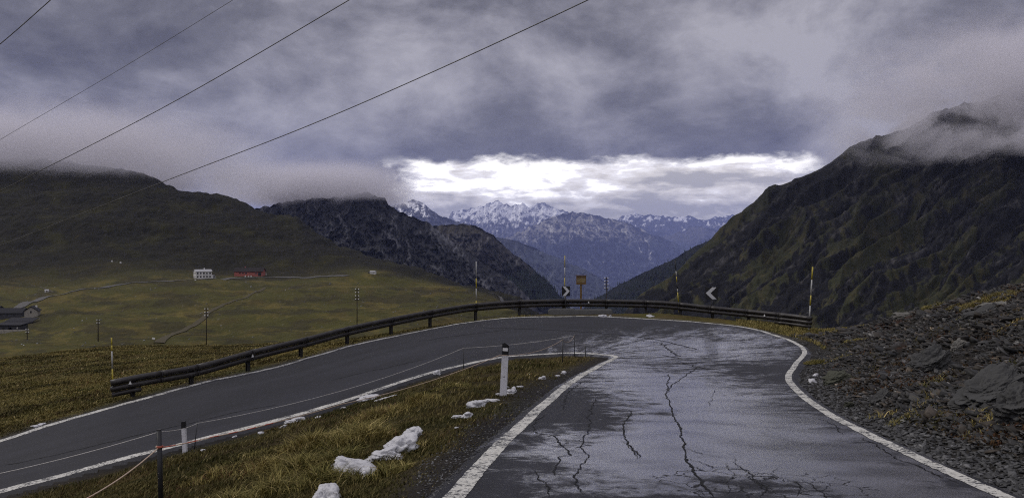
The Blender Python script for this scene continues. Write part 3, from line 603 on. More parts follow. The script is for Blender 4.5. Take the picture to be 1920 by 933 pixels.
def cloud_vol(name, lo, hi, dens, base_z, ramp, scale, thr, seed, label, color=(.95, .93, .985), edge=.36):
    m = bpy.data.materials.new(name); m.use_nodes = True; m.node_tree.nodes.clear(); n = NT(m.node_tree)
    tcn = n.new('ShaderNodeTexCoord'); gen = tcn.outputs['Generated']; ob = tcn.outputs['Object']
    s3 = n.new('ShaderNodeSeparateXYZ'); n.l.new(gen, s3.inputs[0]); oz = n.new('ShaderNodeSeparateXYZ'); n.l.new(ob, oz.inputs[0])
    mp = n.new('ShaderNodeVectorMath', operation='ADD'); n.l.new(ob, mp.inputs[0]); mp.inputs[1].default_value = (seed * 100, seed * 33, 0)
    nz = n.noise(n.vmul(mp.outputs[0], (scale, scale, scale * 1.3)), 1.0, 5, .60, .5)
    e = None
    for k_ in range(3):
        q = s3.outputs[k_]; f_ = n.math('MULTIPLY', n.mapr(q, 0, edge if k_ < 2 else .02), n.mapr(q, 1, 1 - edge if k_ < 2 else .55))
        e = f_ if e is None else n.math('MULTIPLY', e, f_)
    hgt = n.mapr(n.math('ADD', oz.outputs[2], n.math('MULTIPLY', n.math('SUBTRACT', nz, .5), ramp * 3.2)), base_z, base_z + ramp)
    dn = n.math('MULTIPLY', n.math('MULTIPLY', hgt, e), n.mapr(nz, thr, thr + .14))
    pv = n.new('ShaderNodeVolumePrincipled'); pv.inputs['Color'].default_value = (*color, 1); n.l.new(n.math('MULTIPLY', dn, dens), pv.inputs['Density'])
    oo = n.new('ShaderNodeOutputMaterial'); n.l.new(pv.outputs[0], oo.inputs['Volume'])
    o = link('cloud', boxmesh('cloud', lo, hi), m, smooth=False); tag(o, label, None, None, 'stuff'); return o
cloud_vol('cloud_left', (-1750, 1120, 95), (-420, 1850, 262), .018, 107, 26, .0085, .34, 1, 'grey cloud lying over the rounded left hill')
cloud_vol('cloud_peak', (-900, 2050, 95), (-260, 2650, 262), .018, 128, 26, .0085, .34, 2, 'grey cloud hanging on the dark peak')
cloud_vol('cloud_right', (420, 820, 80), (1400, 1400, 330), .045, 106, 18, .013, .46, 3, 'torn grey cloud drifting along the right mountain')

exec_objects = True

# ================================================================== objects
class MB:
    """collects boxes, tubes and polygons into one mesh"""
    def __init__(s): s.bm = bmesh.new()
    def box(s, c, size, rot=None, bev=0.0):
        r = bmesh.ops.create_cube(s.bm, size=1); vs = r['verts']
        for v_ in vs: v_.co = Vector((v_.co[0] * size[0], v_.co[1] * size[1], v_.co[2] * size[2]))
        if bev: 
            es = list({e for v_ in vs for e in v_.link_edges}); rr_ = bmesh.ops.bevel(s.bm, geom=es, offset=bev, segments=2, affect='EDGES'); vs = list({v_ for f in rr_['faces'] for v_ in f.verts} | {v_ for v_ in vs if v_.is_valid})
        mt = Matrix.Translation(Vector(c)) @ ((rot if isinstance(rot, Matrix) else Euler(rot).to_matrix()).to_4x4() if rot is not None else Matrix.Identity(4))
        for v_ in vs: v_.co = mt @ v_.co
        return s
    def tube(s, pts, r, n=8, caps=True):
        pts = [Vector(p) for p in pts]; rings = []; rs = r if isinstance(r, (list, tuple)) else [r] * len(pts)
        for i, p in enumerate(pts):
            t = (pts[min(i + 1, len(pts) - 1)] - pts[max(i - 1, 0)]).normalized(); up = Vector((0, 0, 1)) if abs(t.z) < .9 else Vector((1, 0, 0))
            a = t.cross(up).normalized(); b_ = a.cross(t)
            rings.append([s.bm.verts.new(p + (a * math.cos(q) + b_ * math.sin(q)) * rs[i]) for q in (2 * math.pi * k_ / n for k_ in range(n))])
        for A_, B_ in zip(rings, rings[1:]):
            for k_ in range(n): s.bm.faces.new((A_[k_], A_[(k_ + 1) % n], B_[(k_ + 1) % n], B_[k_]))
        if caps: s.bm.faces.new(rings[0][::-1]); s.bm.faces.new(rings[-1])
        return s
    def prism(s, poly_, y0, y1, mt=None):
        """poly in xz, extruded along y"""
        mt = mt or Matrix.Identity(4); a = [s.bm.verts.new(mt @ Vector((x, y0, z_))) for x, z_ in poly_]; b_ = [s.bm.verts.new(mt @ Vector((x, y1, z_))) for x, z_ in poly_]
        s.bm.faces.new(a[::-1]); s.bm.faces.new(b_); k_ = len(a)
        for i in range(k_): s.bm.faces.new((a[i], a[(i + 1) % k_], b_[(i + 1) % k_], b_[i]))
        return s
    def out(s, name, mt, parent=None, smooth=False):
        bmesh.ops.recalc_face_normals(s.bm, faces=s.bm.faces); me = bpy.data.meshes.new(name); s.bm.to_mesh(me); s.bm.free()
        return link(name, me, mt, parent, smooth)
def thing(name, loc, rz=0, label=None, cat=None, group=None):
    o = bpy.data.objects.new(name, None); COL.objects.link(o); o.location = loc; o.rotation_euler = (0, 0, rz); o.empty_display_size = .2
    return tag(o, label, cat, group)
def copy_tree(o, parent=None):
    c = o.copy(); COL.objects.link(c)
    if parent: c.parent = parent
    for ch in list(o.children): copy_tree(ch, c)
    return c

# ---- guardrail
RP = [(206, 711, 24.4), (260, 700, 24.9), (368, 681.5, 26.3), (470, 654.5, 28), (572, 630.5, 30.3), (650, 611, 32.5), (760, 588.5, 35.5), (850, 573, 38), (893, 567.5, 39), (970, 562, 40.2), (1064, 560, 41), (1160, 561, 41), (1250, 564, 40.5), (1328, 572, 39.5), (1400, 579, 38.5), (1479, 587, 37), (1524, 592.6, 36)]
RS = spline([P(*q) for q in RP], 12)
rail_px = HX + F * RS[:, 0] / RS[:, 1]
def railpt(px, dz=0.0): return Vector([float(np.interp(px, rail_px, RS[:, i])) for i in range(3)]) + Vector((0, 0, dz))
def railnrm(px):
    a, b_ = railpt(px - 4), railpt(px + 4); t = (b_ - a); t.z = 0; t.normalize(); return Vector((t.y, -t.x, 0))   # towards the road
gr = thing('guardrail', railpt(1064, -.66), 0, 'long dark twin-tube crash barrier curving round the outside of the hairpin', 'guardrail')
org = gr.location
joints = [206, 300, 368, 470, 572, 650, 735, 808, 893, 975, 1059, 1137, 1211, 1275, 1333, 1402, 1462, 1524]
posts = [250, 360, 467, 566, 653, 735, 808, 893, 975, 1057, 1137, 1211, 1275, 1335, 1403, 1481]
for a, b_ in zip(joints, joints[1:]):
    for nm, dz, rad in (('upper_rail', -.10, .098), ('lower_rail', -.295, .092)):
        pts = [railpt(q, dz) + railnrm(q) * .09 - org for q in np.linspace(a + .5, b_ - .5, 8)]
        MB().tube(pts, rad, 12).out(nm, M['rail'], gr, True)
for a, b_ in ((209, 262), (1455, 1522)):
    pts = [railpt(q, -.47) + railnrm(q) * .09 - org for q in np.linspace(a, b_, 6)]
    MB().tube(pts, .075, 12).out('end_rail', M['rail'], gr, True)
for q in posts:
    p = railpt(q); nz_ = railnrm(q); g0 = gz(p.x - nz_.x * .05, p.y - nz_.y * .05)
    hh = p.z - .05 - g0 + .25; ang = math.atan2(nz_.y, nz_.x)
    mb = MB(); c = Vector((p.x, p.y, g0 - .25 + hh / 2)) - nz_ * .06 - org
    mb.box(c, (.10, .012, hh), (0, 0, ang)); mb.box(c + nz_ * .05, (.012, .12, hh), (0, 0, ang)); mb.box(c - nz_ * .05, (.012, .12, hh), (0, 0, ang))
    mb.box(c + Vector((0, 0, hh / 2 - .2)) + nz_ * .035, (.05, .16, .34), (0, 0, ang)); mb.out('rail_post', M['railpost'], gr)
for q in joints[1:-1]:
    for dz, rad in ((-.10, .106), (-.295, .10)):
        MB().tube([railpt(q - 1.1, dz) + railnrm(q) * .09 - org, railpt(q + 1.1, dz) + railnrm(q) * .09 - org], rad, 12).out('joint_collar', M['railpost'], gr, True)
for q, dz in ((241, -.2), (467, -.2), (1103, -.16), (1437, -.2)):
    p = railpt(q, dz) + railnrm(q) * .19 - org; nz_ = railnrm(q); rz = math.atan2(-nz_.x, nz_.y) + math.pi
    mt = Matrix.Translation(p) @ Matrix.Rotation(rz, 4, 'Z')
    MB().prism([(-.045, -.04), (.045, -.04), (0, .06)], -.01, .01, mt).out('reflector', M['reflect'], gr)

# ---- snow poles with painted bands
def snow_pole(px, d, ytop, bands, lean=0.0, r=.032, label='', ybase=None):
    b0 = at(px, d); top_z = CZ - (ytop - HY) / F * d; H = top_z - b0.z; t = thing('snow_pole', b0, 0, label, 'snow pole', 'snow poles along the outer edge')
    zc = H
    seq = []
    for frac, col in bands: seq.append((zc - frac * H, zc, col)); zc -= frac * H
    seq.append((-.3, zc, bands[-1][1] if len(bands) else 'pwhite'))
    for lo_, hi_, col in seq:
        if hi_ - lo_ < .02: continue
        MB().tube([(lean * lo_ / H, 0, lo_), (lean * hi_ / H, 0, hi_ - .003)], r, 10).out('painted_band', M[col], t, True)
    MB().tube([(lean, 0, H), (lean, 0, H + .02)], [r, r * .5], 10).out('cap', M['pblack'], t, True)
    return t
snow_pole(212, 25.6, 632, [(.13, 'yellow'), (.10, 'yellow'), (.30, 'pwhite'), (.28, 'yellow'), (.15, 'pwhite')], -.05, .021, 'yellow and grey snow pole behind the barrier end in the left meadow')
snow_pole(893, 39.6, 490, [(.28, 'pwhite'), (.17, 'yellow'), (.2, 'pwhite'), (.25, 'yellow')], 0, .024, 'white-topped snow pole in front of the far left hillside road')
snow_pole(1058.5, 41.6, 479, [(.20, 'yellow'), (.18, 'pwhite'), (.18, 'yellow'), (.2, 'pwhite')], .02, .023, 'yellow-topped snow pole rising behind the right-pointing chevron sign')
snow_pole(1274, 40.9, 487, [(.20, 'pblack'), (.10, 'pwhite'), (.10, 'yellow'), (.12, 'pblack'), (.06, 'pwhite'), (.19, 'yellow')], -.22, .023, 'black-topped snow pole leaning left by the middle of the barrier')
snow_pole(1516, 36.6, 500, [(.20, 'yellow'), (.24, 'pwhite'), (.16, 'yellow'), (.25, 'pwhite')], .19, .030, 'yellow and white snow pole at the right end of the barrier')

# ---- chevron signs
def chevron(px, d, yc, size, wscale, dirn, rz, label):
    b0 = at(px, d); zc = CZ - (yc - HY) / F * d - b0.z; t = thing('chevron_sign', b0, rz, label, 'road sign', 'chevron signs on the bend')
    h = size / 2; wv_ = h * wscale
    MB().box((0, 0, zc), (2 * wv_, .025, 2 * h), None, .004).out('panel', M['signblack'], t)
    k_ = dirn; xs_ = [(-.80, .94), (-.10, .94), (.92, 0), (-.10, -.94), (-.80, -.94), (.16, 0)]
    MB().prism([(k_ * x * wv_, zc + z_ * h) for x, z_ in xs_], -.0185, -.0155).out('chevron_mark', M['signwhite'], t)
    MB().tube([(0, .04, -.4), (0, .04, zc + h * .8)], .028, 10).out('post', M['black'], t, True)
    MB().box((0, .022, zc - h * .4), (.12, .02, .04)).out('bracket', M['railpost'], t); MB().box((0, .022, zc + h * .4), (.12, .02, .04)).out('bracket', M['railpost'], t)
    return t
chevron(1061, 40.6, 545.5, .50, .86, 1, R(10), 'black square sign with white chevron pointing right behind the barrier')
chevron(1334, 39.3, 549.3, .62, .97, -1, R(-8), 'black square sign with white chevron pointing left against the dark mountainside')

# ---- wooden board on a post
b0 = at(1089.5, 43); zc = CZ - (525 - HY) / F * 43 - b0.z
t = thing('wooden_sign', b0, R(4), 'small weathered wooden trail board on a post beside the chevron sign', 'sign')
MB().box((0, .03, (zc - .4) / 2 - .1), (.09, .07, zc + .6), None, .008).out('post', M['wood'], t)
fb = MB()
for x in (-.245, .245): fb.box((x, -.035, zc), (.035, .04, .46))
for z_ in (-.215, .215): fb.box((0, -.036, zc + z_), (.53, .045, .035))
fb.out('frame', M['wood'], t)
for i, z_ in enumerate((-.15, -.05, .05, .15)): MB().box((random.uniform(-.004, .004), -.03, zc + z_), (.455, .022, .092), (0, random.uniform(-.02, .02), 0), .004).out('plank', M['woodl'] if i in (1, 2) else M['wood'], t)
rf = MB().box((0, -.03, zc + .255), (.60, .12, .03), None, .006); rf.out('cap_board', M['wood'], t)

# ---- low concrete block behind the barrier
cb = MB(); pc = at(1088, 40.1); cb.box((0, 0, .05), (3.2, .45, .34), (0, 0, 0), .04); cb.box((-.9, .05, .235), (1.2, .3, .05), None, .02)
o = cb.out('concrete_block', M['concrete']); o.location = pc; tag(o, 'low grey concrete sill under the barrier below the wooden board', 'concrete block')

# ---- delineators
def delineator(px, d, ytop, ybase, wpx, label, slant=True, lean=0.0):
    b0 = at(px, d); H = (ybase - ytop) / F * d; ww = wpx / F * d
    t = thing('delineator_post', b0, R(-4), label, 'delineator', 'delineator posts'); t.rotation_euler = (R(2), lean, R(-4))
    hb = H * .76; k_ = MB()
    prof = [(-ww / 2, -.25), (ww / 2, -.25), (ww / 2 * .9, hb), (-ww / 2 * .9, hb)]
    bmx = k_.prism(prof, -.035, .035); bmesh.ops.bevel(k_.bm, geom=list(k_.bm.edges), offset=.008, segments=2, affect='EDGES'); k_.out('body', M['plastic_white'], t)
    tp = MB().prism([(-ww * .46, hb + .002), (ww * .46, hb + .002), (ww * .46, H * (.95 if slant else 1)), (-ww * .1, H), (-ww * .46, H * .985)], -.036, .036)
    bmesh.ops.bevel(tp.bm, geom=list(tp.bm.edges), offset=.006, segments=2, affect='EDGES'); tp.out('black_band', M['plastic_black'], t)
    if slant:
        MB().box((0, -.038, H * .873), (ww * .72, .006, H * .058), None, .002).out('reflector', M['reflect'], t)
        MB().tube([(0, -.0375, H * .36), (0, -.033, H * .36)], .01, 10).out('rivet', M['railpost'], t)
    return t
delineator(943.5, 15.4, 638, 738, 13.5, 'large white roadside post with black slanted top and reflector on the grass island', True, R(3))
delineator(347, 18.15, 785, 843, 8.5, 'slim white post with black top beside the lower road edge line', False, R(-2))

# ---- stakes of the cord fence
def stake(px, ytop, d, r, label, cat='stake', lean=(0, 0), deep=.3, hexa=8, name='fence_stake'):
    b0 = at(px, d); zt = CZ - (ytop - HY) / F * d - b0.z; t = thing(name, b0, 0, label, cat, 'stakes of the cord fence')
    MB().tube([(0, 0, -deep), (lean[0], lean[1], zt)], r, hexa).out('stake', M['black'], t, True)
    return t, Vector((b0.x + lean[0], b0.y + lean[1], b0.z + zt))
t, T1 = stake(303, 806, 10.9, .034, 'thick black steel stake with the orange tape tied on it', lean=(-.035, 0), hexa=6)
MB().box((0, 0, 0), (.05, .05, .012)).out('stake_cap', M['railpost'], t).location = T1 - t.location + Vector((0, 0, .006))
MB().tube([Vector((T1.x - t.location.x + .008 + .044 * math.cos(a), T1.y - t.location.y + .044 * math.sin(a), T1.z - t.location.z - .235 + .006 * a / 3)) for a in np.linspace(0, 12.5, 40)], .008, 6).out('tape_knot', M['tape'], t, True)
t, T2 = stake(362, 793, 18.3, .012, 'thin leaning rod just right of the slim white post', lean=(.09, 0))
t, T3 = stake(869, 652, 24.6, .011, 'thin rod left of the large delineator by the inner road line')
t, T4 = stake(1055, 633, 22.6, .014, 'thin rod carrying the cord near the tip of the island')
t, T5 = stake(1077, 627, 25.4, .014, 'last thin rod at the island tip beyond the cord')
t, T6 = stake(1097.5, 648, 25.2, .016, 'short dark stub at the rounded tip of the island')
def cord(pts, r, mt, name, label, cat, sag=.04, n=14):
    out = []
    for a, b_, sg in zip(pts, pts[1:], (sag if isinstance(sag, (list, tuple)) else [sag] * len(pts))):
        for k_ in range(n):
            t_k = k_ / n; p = Vector(a).lerp(Vector(b_), t_k); p.z -= sg * 4 * t_k * (1 - t_k); out.append(p)
    out.append(Vector(pts[-1])); return tag(MB().tube(out, r, 6).out(name, mt, None, True), label, cat)
cord([P(-120, 910, 11), T1 - Vector((0, 0, .02)), T2, T3, T5 - Vector((0, 0, .03))], .0045, M['wire'], 'rope', 'thin pale cord strung from rod to rod along the lower road', 'cord', [.05, .04, .22, .06])
T1b = T1 + Vector((0, -.03, -.235))
cord([P(130, 950, 8.6), T1b, P(400, 818, 11.6), P(520, 790, 12.4)], .0085, M['tape'], 'barrier_tape', 'orange and white barrier tape slanting down from the black stake', 'tape', [.06, .01, .01])
cord([P(520.5, 790, 12.4), P(640, 757, 13), P(760, 728, 14), P(938, 665, 15.3), P(952, 666, 15.3), T4 - Vector((0, 0, .05)), T5 - Vector((0, 0, .02))], .006, simple('pale_tape', (.42, .32, .23), .6), 'barrier_tape', 'pale tape looping past the large delineator to the island tip', 'tape', [.01, .01, .03, 0, .10, .14])

# ---- overhead cables
for pts, r, lab in (([(-120, 180, 46), (0, 83, 40), (95, 0, 36), (300, -185, 29)], .022, 'short black cable crossing the top left corner of the sky'),
                    ([(-150, 352, 62), (0, 262, 56), (220, 133, 46), (437, 0, 38), (700, -165, 32)], .012, 'thin faint cable rising to the upper left of the sky'),
                    ([(-150, 436, 60), (0, 358, 54), (300, 205, 44), (655, 0, 34), (900, -150, 29)], .021, 'black cable climbing over the rounded left hill, second from below'),
                    ([(-150, 515, 60), (0, 460, 54), (300, 343, 44), (555, 245, 36), (800, 140, 31), (1103, 0, 26), (1400, -145, 22)], .019, 'lowest and longest cable reaching to the top centre of the sky')):
    tag(MB().tube([tuple(p) for p in spline([P(*q) for q in pts], 10)], r, 6).out('power_cable', M['cable'], None, True), lab, 'cable', 'overhead cables')

# ---- telegraph poles
def make_pole(px, d, ytop, label, rows=3, r=.13, group='telegraph poles crossing the meadow', base=None):
    b0 = at(px, d); H = CZ - (ytop - HY) / F * d - b0.z
    t = thing('telegraph_pole', b0, R(random.uniform(-12, 12)), label, 'telegraph pole', group)
    MB().tube([(0, 0, -.5), (0, 0, H)], [r * .8, r * .6], 8).out('pole', M['poletar'], t, True)
    for k_ in range(rows):
        z_ = H - .35 - k_ * .62
        MB().box((0, 0, z_), (.72, .1, .1)).out('crossarm', M['poletar'], t)
        for sx in (-.29, .29): MB().tube([(sx, 0, z_ + .05), (sx, 0, z_ + .12), (sx, 0, z_ + .24), (sx, 0, z_ + .28)], [.05, .10, .10, .04], 8).out('insulator', M['insul'], t, True)
    return t
make_pole(184, 175, 598, 'telegraph pole standing right of the farm, left of the yellow pole', 2, .15)
make_pole(387, 150, 577, 'telegraph pole beside the dirt track in the left meadow', 3, .12)
make_pole(669.5, 150, 540, 'telegraph pole rising above the barrier in mid meadow', 4, .12)
make_pole(51, 185, 616, 'telegraph pole directly in front of the farm buildings', 2, .13)
make_pole(1137, 150, 519, 'telegraph pole with four insulator rows beyond the barrier', 4, .12, 'telegraph poles crossing the meadow')

# ---- small marker plate, hut
b0 = at(289, 66); t = thing('marker_plate', b0, 0, 'tiny white plate on a rod at the foot of the dirt track', 'marker')
MB().tube([(0, 0, -.2), (0, 0, .62)], .02, 6).out('rod', M['poletar'], t); MB().box((-.05, 0, .70), (.26, .03, .15), (0, R(12), 0), .01).out('plate', M['insul'], t)

# ---- buildings
def gable(t, Wd_, Dp, wall_h, rise, wmat, rmat, over=.4, thick=.22, axis_long_x=True):
    """walls + roof, long side along x, front face at y=-Dp/2"""
    MB().prism([(-Dp / 2, -2.5), (Dp / 2, -2.5), (Dp / 2, wall_h), (0, wall_h + rise), (-Dp / 2, wall_h)], -Wd_ / 2, Wd_ / 2, Matrix.Rotation(R(90), 4, 'Z')).out('wall', wmat, t)
    sl_ = math.atan2(rise, Dp / 2); L_ = (Dp / 2 + over) / math.cos(sl_); rf_ = MB()
    for sg in (-1, 1):
        c = Vector((0, sg * (Dp / 2 + over) / 2, wall_h + rise - (Dp / 2 + over) / 2 * math.tan(sl_) + thick * .6)); rf_.box(c, (Wd_ + 2 * over, L_, thick), (-sg * sl_, 0, 0))
    return rf_.out('roof', rmat, t)
def windows(t, specs, mt=None, frame=None):
    for face, u_, z_, ww, hh, off in specs:
        if face == 'front': MB().box((u_, -off - .02, z_), (ww, .12, hh)).out('window', mt or M['opening'], t)
        else: MB().box(((1 if face == 'right' else -1) * (off + .02), u_, z_), (.12, ww, hh)).out('window', mt or M['opening'], t)
def on(px, py_, d):
    h = ray(px, py_); return Vector(h) if h is not None and abs(h.y - d) < 260 else at(px, d)
# white inn beyond the meadow
b0 = on(380, 521.5, 640); kS = b0.y / 650; t = thing('white_house', b0, R(34), 'two-storey white house with pale roof beside the hillside road', 'house'); t.scale = (kS,) * 3
rf_ = gable(t, 12.5, 8.2, 5.6, 1.5, M['whitewall'], M['greyroof']); MB().box((1.5, 1, 7.6), (.8, .8, 1.6)).out('chimney', M['whitewall'], t)
windows(t, [('front', -4.8 + i * 2.4, z_, 1.15, 1.3, 4.1) for i in range(5) for z_ in (1.5, 4.2)] + [('left', y_, z_, 1.2, 1.4, 6.25) for y_ in (-1.9, 1.9) for z_ in (1.5, 4.2)])
MB().box((7.6, -1.2, 1.3), (2.6, 5.4, 3.6)).out('annex', M['whitewall'], t); MB().box((7.8, -1.3, 3.2), (3.4, 6.4, .25), (0, R(14), 0)).out('annex_roof', M['darkroof'], t)
MB().box((8.0, -3.93, 1.2), (1.0, .12, 2.0)).out('door', M['opening'], t)
# long red building
b0 = on(468.5, 516.5, 655); t = thing('red_building', b0, R(3), 'long low red building with black roof right of the white house', 'building'); t.scale = (b0.y / 655,) * 3
gable(t, 22.6, 9, 3.7, 2.6, M['redwall'], M['darkroof'], .7)
windows(t, [('front', x, 2.1, 1.5, .9, 4.5) for x in (-6.8, -4.4, -1.9, 6.2)]); MB().box((9.1, -4.53, 1.5), (2.6, .14, 2.9)).out('gate', M['opening'], t)
MB().box((-4, 1, 6.9), (.8, .8, 1.2)).out('chimney', M['redwall'], t)
for px, h_, lb in ((460, 1.4, 'left'), (466, 1.1, 'middle'), (471, 1.5, 'right')):
    b_ = on(px, 519, 640); o = MB().box((0, 0, h_ / 2 - .1), (1.1, .9, h_), (0, 0, .3), .12).out('stone_block', M['whitewall']); o.location = b_
    tag(o, 'small white block in front of the red building, %s of the three' % lb, 'stone block', 'white blocks by the red building')
b0 = on(499, 516, 650); o = MB().box((0, 0, .9), (.5, .5, 2), None, .08).out('marker_stone', M['whitewall']); o.location = b0; tag(o, 'small white marker standing right of the red building', 'marker')
# tiny white farmhouse
b0 = on(699.5, 513, 655); t = thing('white_cottage', b0, R(-18), 'tiny white cottage alone on the ridge right of the red building', 'cottage')
gable(t, 4.2, 3, 1.5, .7, M['whitewall'], M['greyroof'], .25); windows(t, [('front', -1, 1, .6, .6, 1.5), ('front', .9, 1, .6, .6, 1.5)]); MB().box((-2.9, 0, .6), (1.6, 2, 1.8)).out('shed', M['darkstone'], t)
# white hut on the slope
b0 = on(88, 547, 560); t = thing('white_hut', b0, R(15), 'small pale hut by the bend of the hillside road', 'hut')
gable(t, 2.3, 1.8, 1.0, .5, M['whitewall'], M['greyroof'], .15); MB().box((0.2, -.93, .5), (.5, .1, .9)).out('door', M['opening'], t)
for px, d_, lb in ((210, 830, 'left'), (226, 815, 'right')):
    b_ = at(px, d_); o = MB().box((0, 0, .8), (1.7, 1.4, 1.9), (0, 0, .4), .3).out('white_shelter', M['whitewall']); o.location = b_; tag(o, 'tiny white shelter on the dark hillside, %s of the pair' % lb, 'shelter', 'white shelters on the hill')
# stone farm on the left edge
D0 = 335
b0 = at(61, D0); t = thing('stone_farmhouse', b0, R(58), 'pale stone farmhouse gable at the right of the farm group', 'farmhouse')
t.rotation_euler = (0, 0, R(-62))
MB().prism([(-3.0, -3), (3.0, -3), (3.0, 3.6), (0, 6.0), (-3.0, 3.6)], -4.5, 4.5, Matrix.Identity(4)).out('wall', M['stonewall'], t)
t.rotation_euler = (0, 0, R(22)); rfb = MB()
for sg in (-1, 1): rfb.box((sg * 1.75, 0, 4.95), (4.6, 9.8, .22), (0, sg * math.atan2(2.4, 3.0), 0))
rfb.out('roof', M['slateroof'], t); MB().box((-.1, -4.53, 3.1), (.75, .1, 1.2)).out('window', M['opening'], t); MB().box((1.4, 2.5, 5.7), (.8, .8, 1.3)).out('chimney', M['whitewall'], t)
b0 = at(24, D0 + 8); t = thing('slate_roofed_barn', b0, R(3), 'long dark slate-roofed barn left of the stone farmhouse', 'barn')
gable(t, 13, 7, 2.9, 2.4, M['darkstone'], M['slateroof'], .5); windows(t, [('front', x, 1.6, .8, .9, 3.5) for x in (-4.5, -1.2, 2.4)])
b0 = at(-12, D0 + 24); t = thing('stone_cottage', b0, R(-8), 'cottage at the left picture edge with snow on its roof', 'cottage')
gable(t, 9, 6, 4.2, 2.0, M['darkstone'], M['slateroof'], .4); MB().box((2.9, -1.9, 5.65), (1.8, 1.6, .12), (R(33), 0, 0)).out('roof_snow', M['snow'], t)
b0 = at(22, D0 - 45); t = thing('ruined_stable', b0, R(-4), 'low dark stone stable with an arched doorway below the barn', 'stable')
arch = [(-.95 + 0, -1.5)]; ww_ = 5.6
wl = MB(); outer = [(-ww_, -2), (-ww_, 3.0), (ww_, 2.8), (ww_, -2), (1.9, -2), (1.9, .9)] + [(.95 + .95 * math.cos(a), .9 + .95 * math.sin(a)) for a in np.linspace(.25, math.pi - .25, 7)] + [(0, .9), (0, -2)]
wl.prism(outer, -2.4, -1.9); wl.box((-ww_ + .25, .4, .5), (.5, 4.8, 5)).box((ww_ - .25, .4, .4), (.5, 4.8, 4.8)).box((0, 2.6, .6), (2 * ww_, .5, 5)); wl.out('wall', M['darkstone'], t)
MB().box((0, 0, 3.35), (12.6, 6.4, .28), (R(7), 0, 0)).out('roof', M['slateroof'], t)
windows(t, [('front', x, 1.3, .9, 1.0, 2.42) for x in (-4.3, -2.2)]); MB().box((4.4, -2.43, 1.5), (.5, .1, .9)).out('pale_plaster', M['whitewall'], t)  # two dark windows and a small pale panel on the front wall
b0 = at(40, D0 - 20); t = thing('lean_to_roof', b0, R(2), 'bluish low lean-to roof between barn and arched stable', 'lean-to')
MB().box((0, 0, 2.35), (13.5, 7, .25), (R(16), 0, 0)).out('roof', M['slateroof'], t); MB().box((0, -2.5, .2), (12.8, .4, 3.6)).out('wall', M['darkstone'], t)
for o_ in list(S.objects):
    if o_.name.split('.')[0] in ('stone_farmhouse', 'slate_roofed_barn', 'stone_cottage', 'ruined_stable', 'lean_to_roof'): o_.scale = (.8, .8, .72)
# low field wall by the farm
b0 = at(20, D0 - 52); o = MB().box((0, 0, .1), (14, .5, 1.4), (0, 0, -.08), .1).out('field_wall', M['stonewall']); o.location = b0; tag(o, 'low pale stone wall along the foot of the farm', 'wall')

def zfield(x, y):
    """height and bank mask at arbitrary near points from the terrain grid (bilinear in polar space)"""
    th_ = np.arctan2(x, y); r_ = np.hypot(x, y); jj = np.interp(th_, th, np.arange(NC)); ii = np.interp(np.log(r_), np.log(rr), np.arange(NR))
    i0 = np.clip(ii.astype(int), 0, NR - 2); j0 = np.clip(jj.astype(int), 0, NC - 2); fi, fj = ii - i0, jj - j0
    def g(A): A = A.reshape(NR, NC); return (A[i0, j0] * (1 - fi) * (1 - fj) + A[i0 + 1, j0] * fi * (1 - fj) + A[i0, j0 + 1] * (1 - fi) * fj + A[i0 + 1, j0 + 1] * fi * fj)
    return g(z), g(bank), g(dist), g(ins.astype(float))
# ---- distant road and tracks laid on the terrain
def track(name, pts, wid, mt, lift=.15, kind='structure'):
    wp = []
    for px, pyy in pts:
        h = ray(px, pyy)
        if h is not None: wp.append(tuple(h))
    sp_ = spline(wp, 30); t = np.gradient(sp_[:, :2], axis=0); t /= np.linalg.norm(t, axis=1)[:, None] + 1e-9; nr_ = np.stack([-t[:, 1], t[:, 0]], 1)
    V_ = []
    for q, n__ in zip(sp_, nr_):
        for s__ in (-.5, -.25, 0, .25, .5):
            x, y = q[0] + n__[0] * wid * s__, q[1] + n__[1] * wid * s__; V_.append((x, y, 0.0))
    V_ = np.array(V_); V_[:, 2] = zfield(V_[:, 0], V_[:, 1])[0] + lift
    tag(link(name, npmesh(name, V_, gridfaces(len(sp_), 5)), mt), kind='structure')
M['farroad'] = simple('old_tarmac', (.085, .082, .078), .8, .25, .4); M['dirt'] = simple('dirt_track', (.062, .052, .028), .95, .35, .6)
track('hillside_road', [(-30, 600), (20, 583), (60, 566), (95, 555), (150, 543), (230, 533), (300, 527), (370, 524), (440, 521), (520, 519.5), (600, 518.5), (650, 517.5)], 6.5, M['farroad'], .3)
track('dirt_track', [(298, 643), (312, 632), (340, 621), (368, 607), (385, 592), (405, 578), (440, 563), (470, 552), (490, 544), (497, 539)], 1.9, M['dirt'], .15)
track('valley_road', [(915, 547), (928, 551), (937, 556), (941, 562), (942, 567)], 4.5, M['farroad'], .4)
track('dirt_track', [(0, 528), (60, 535), (100, 548)], 1.6, M['dirt'], .2)

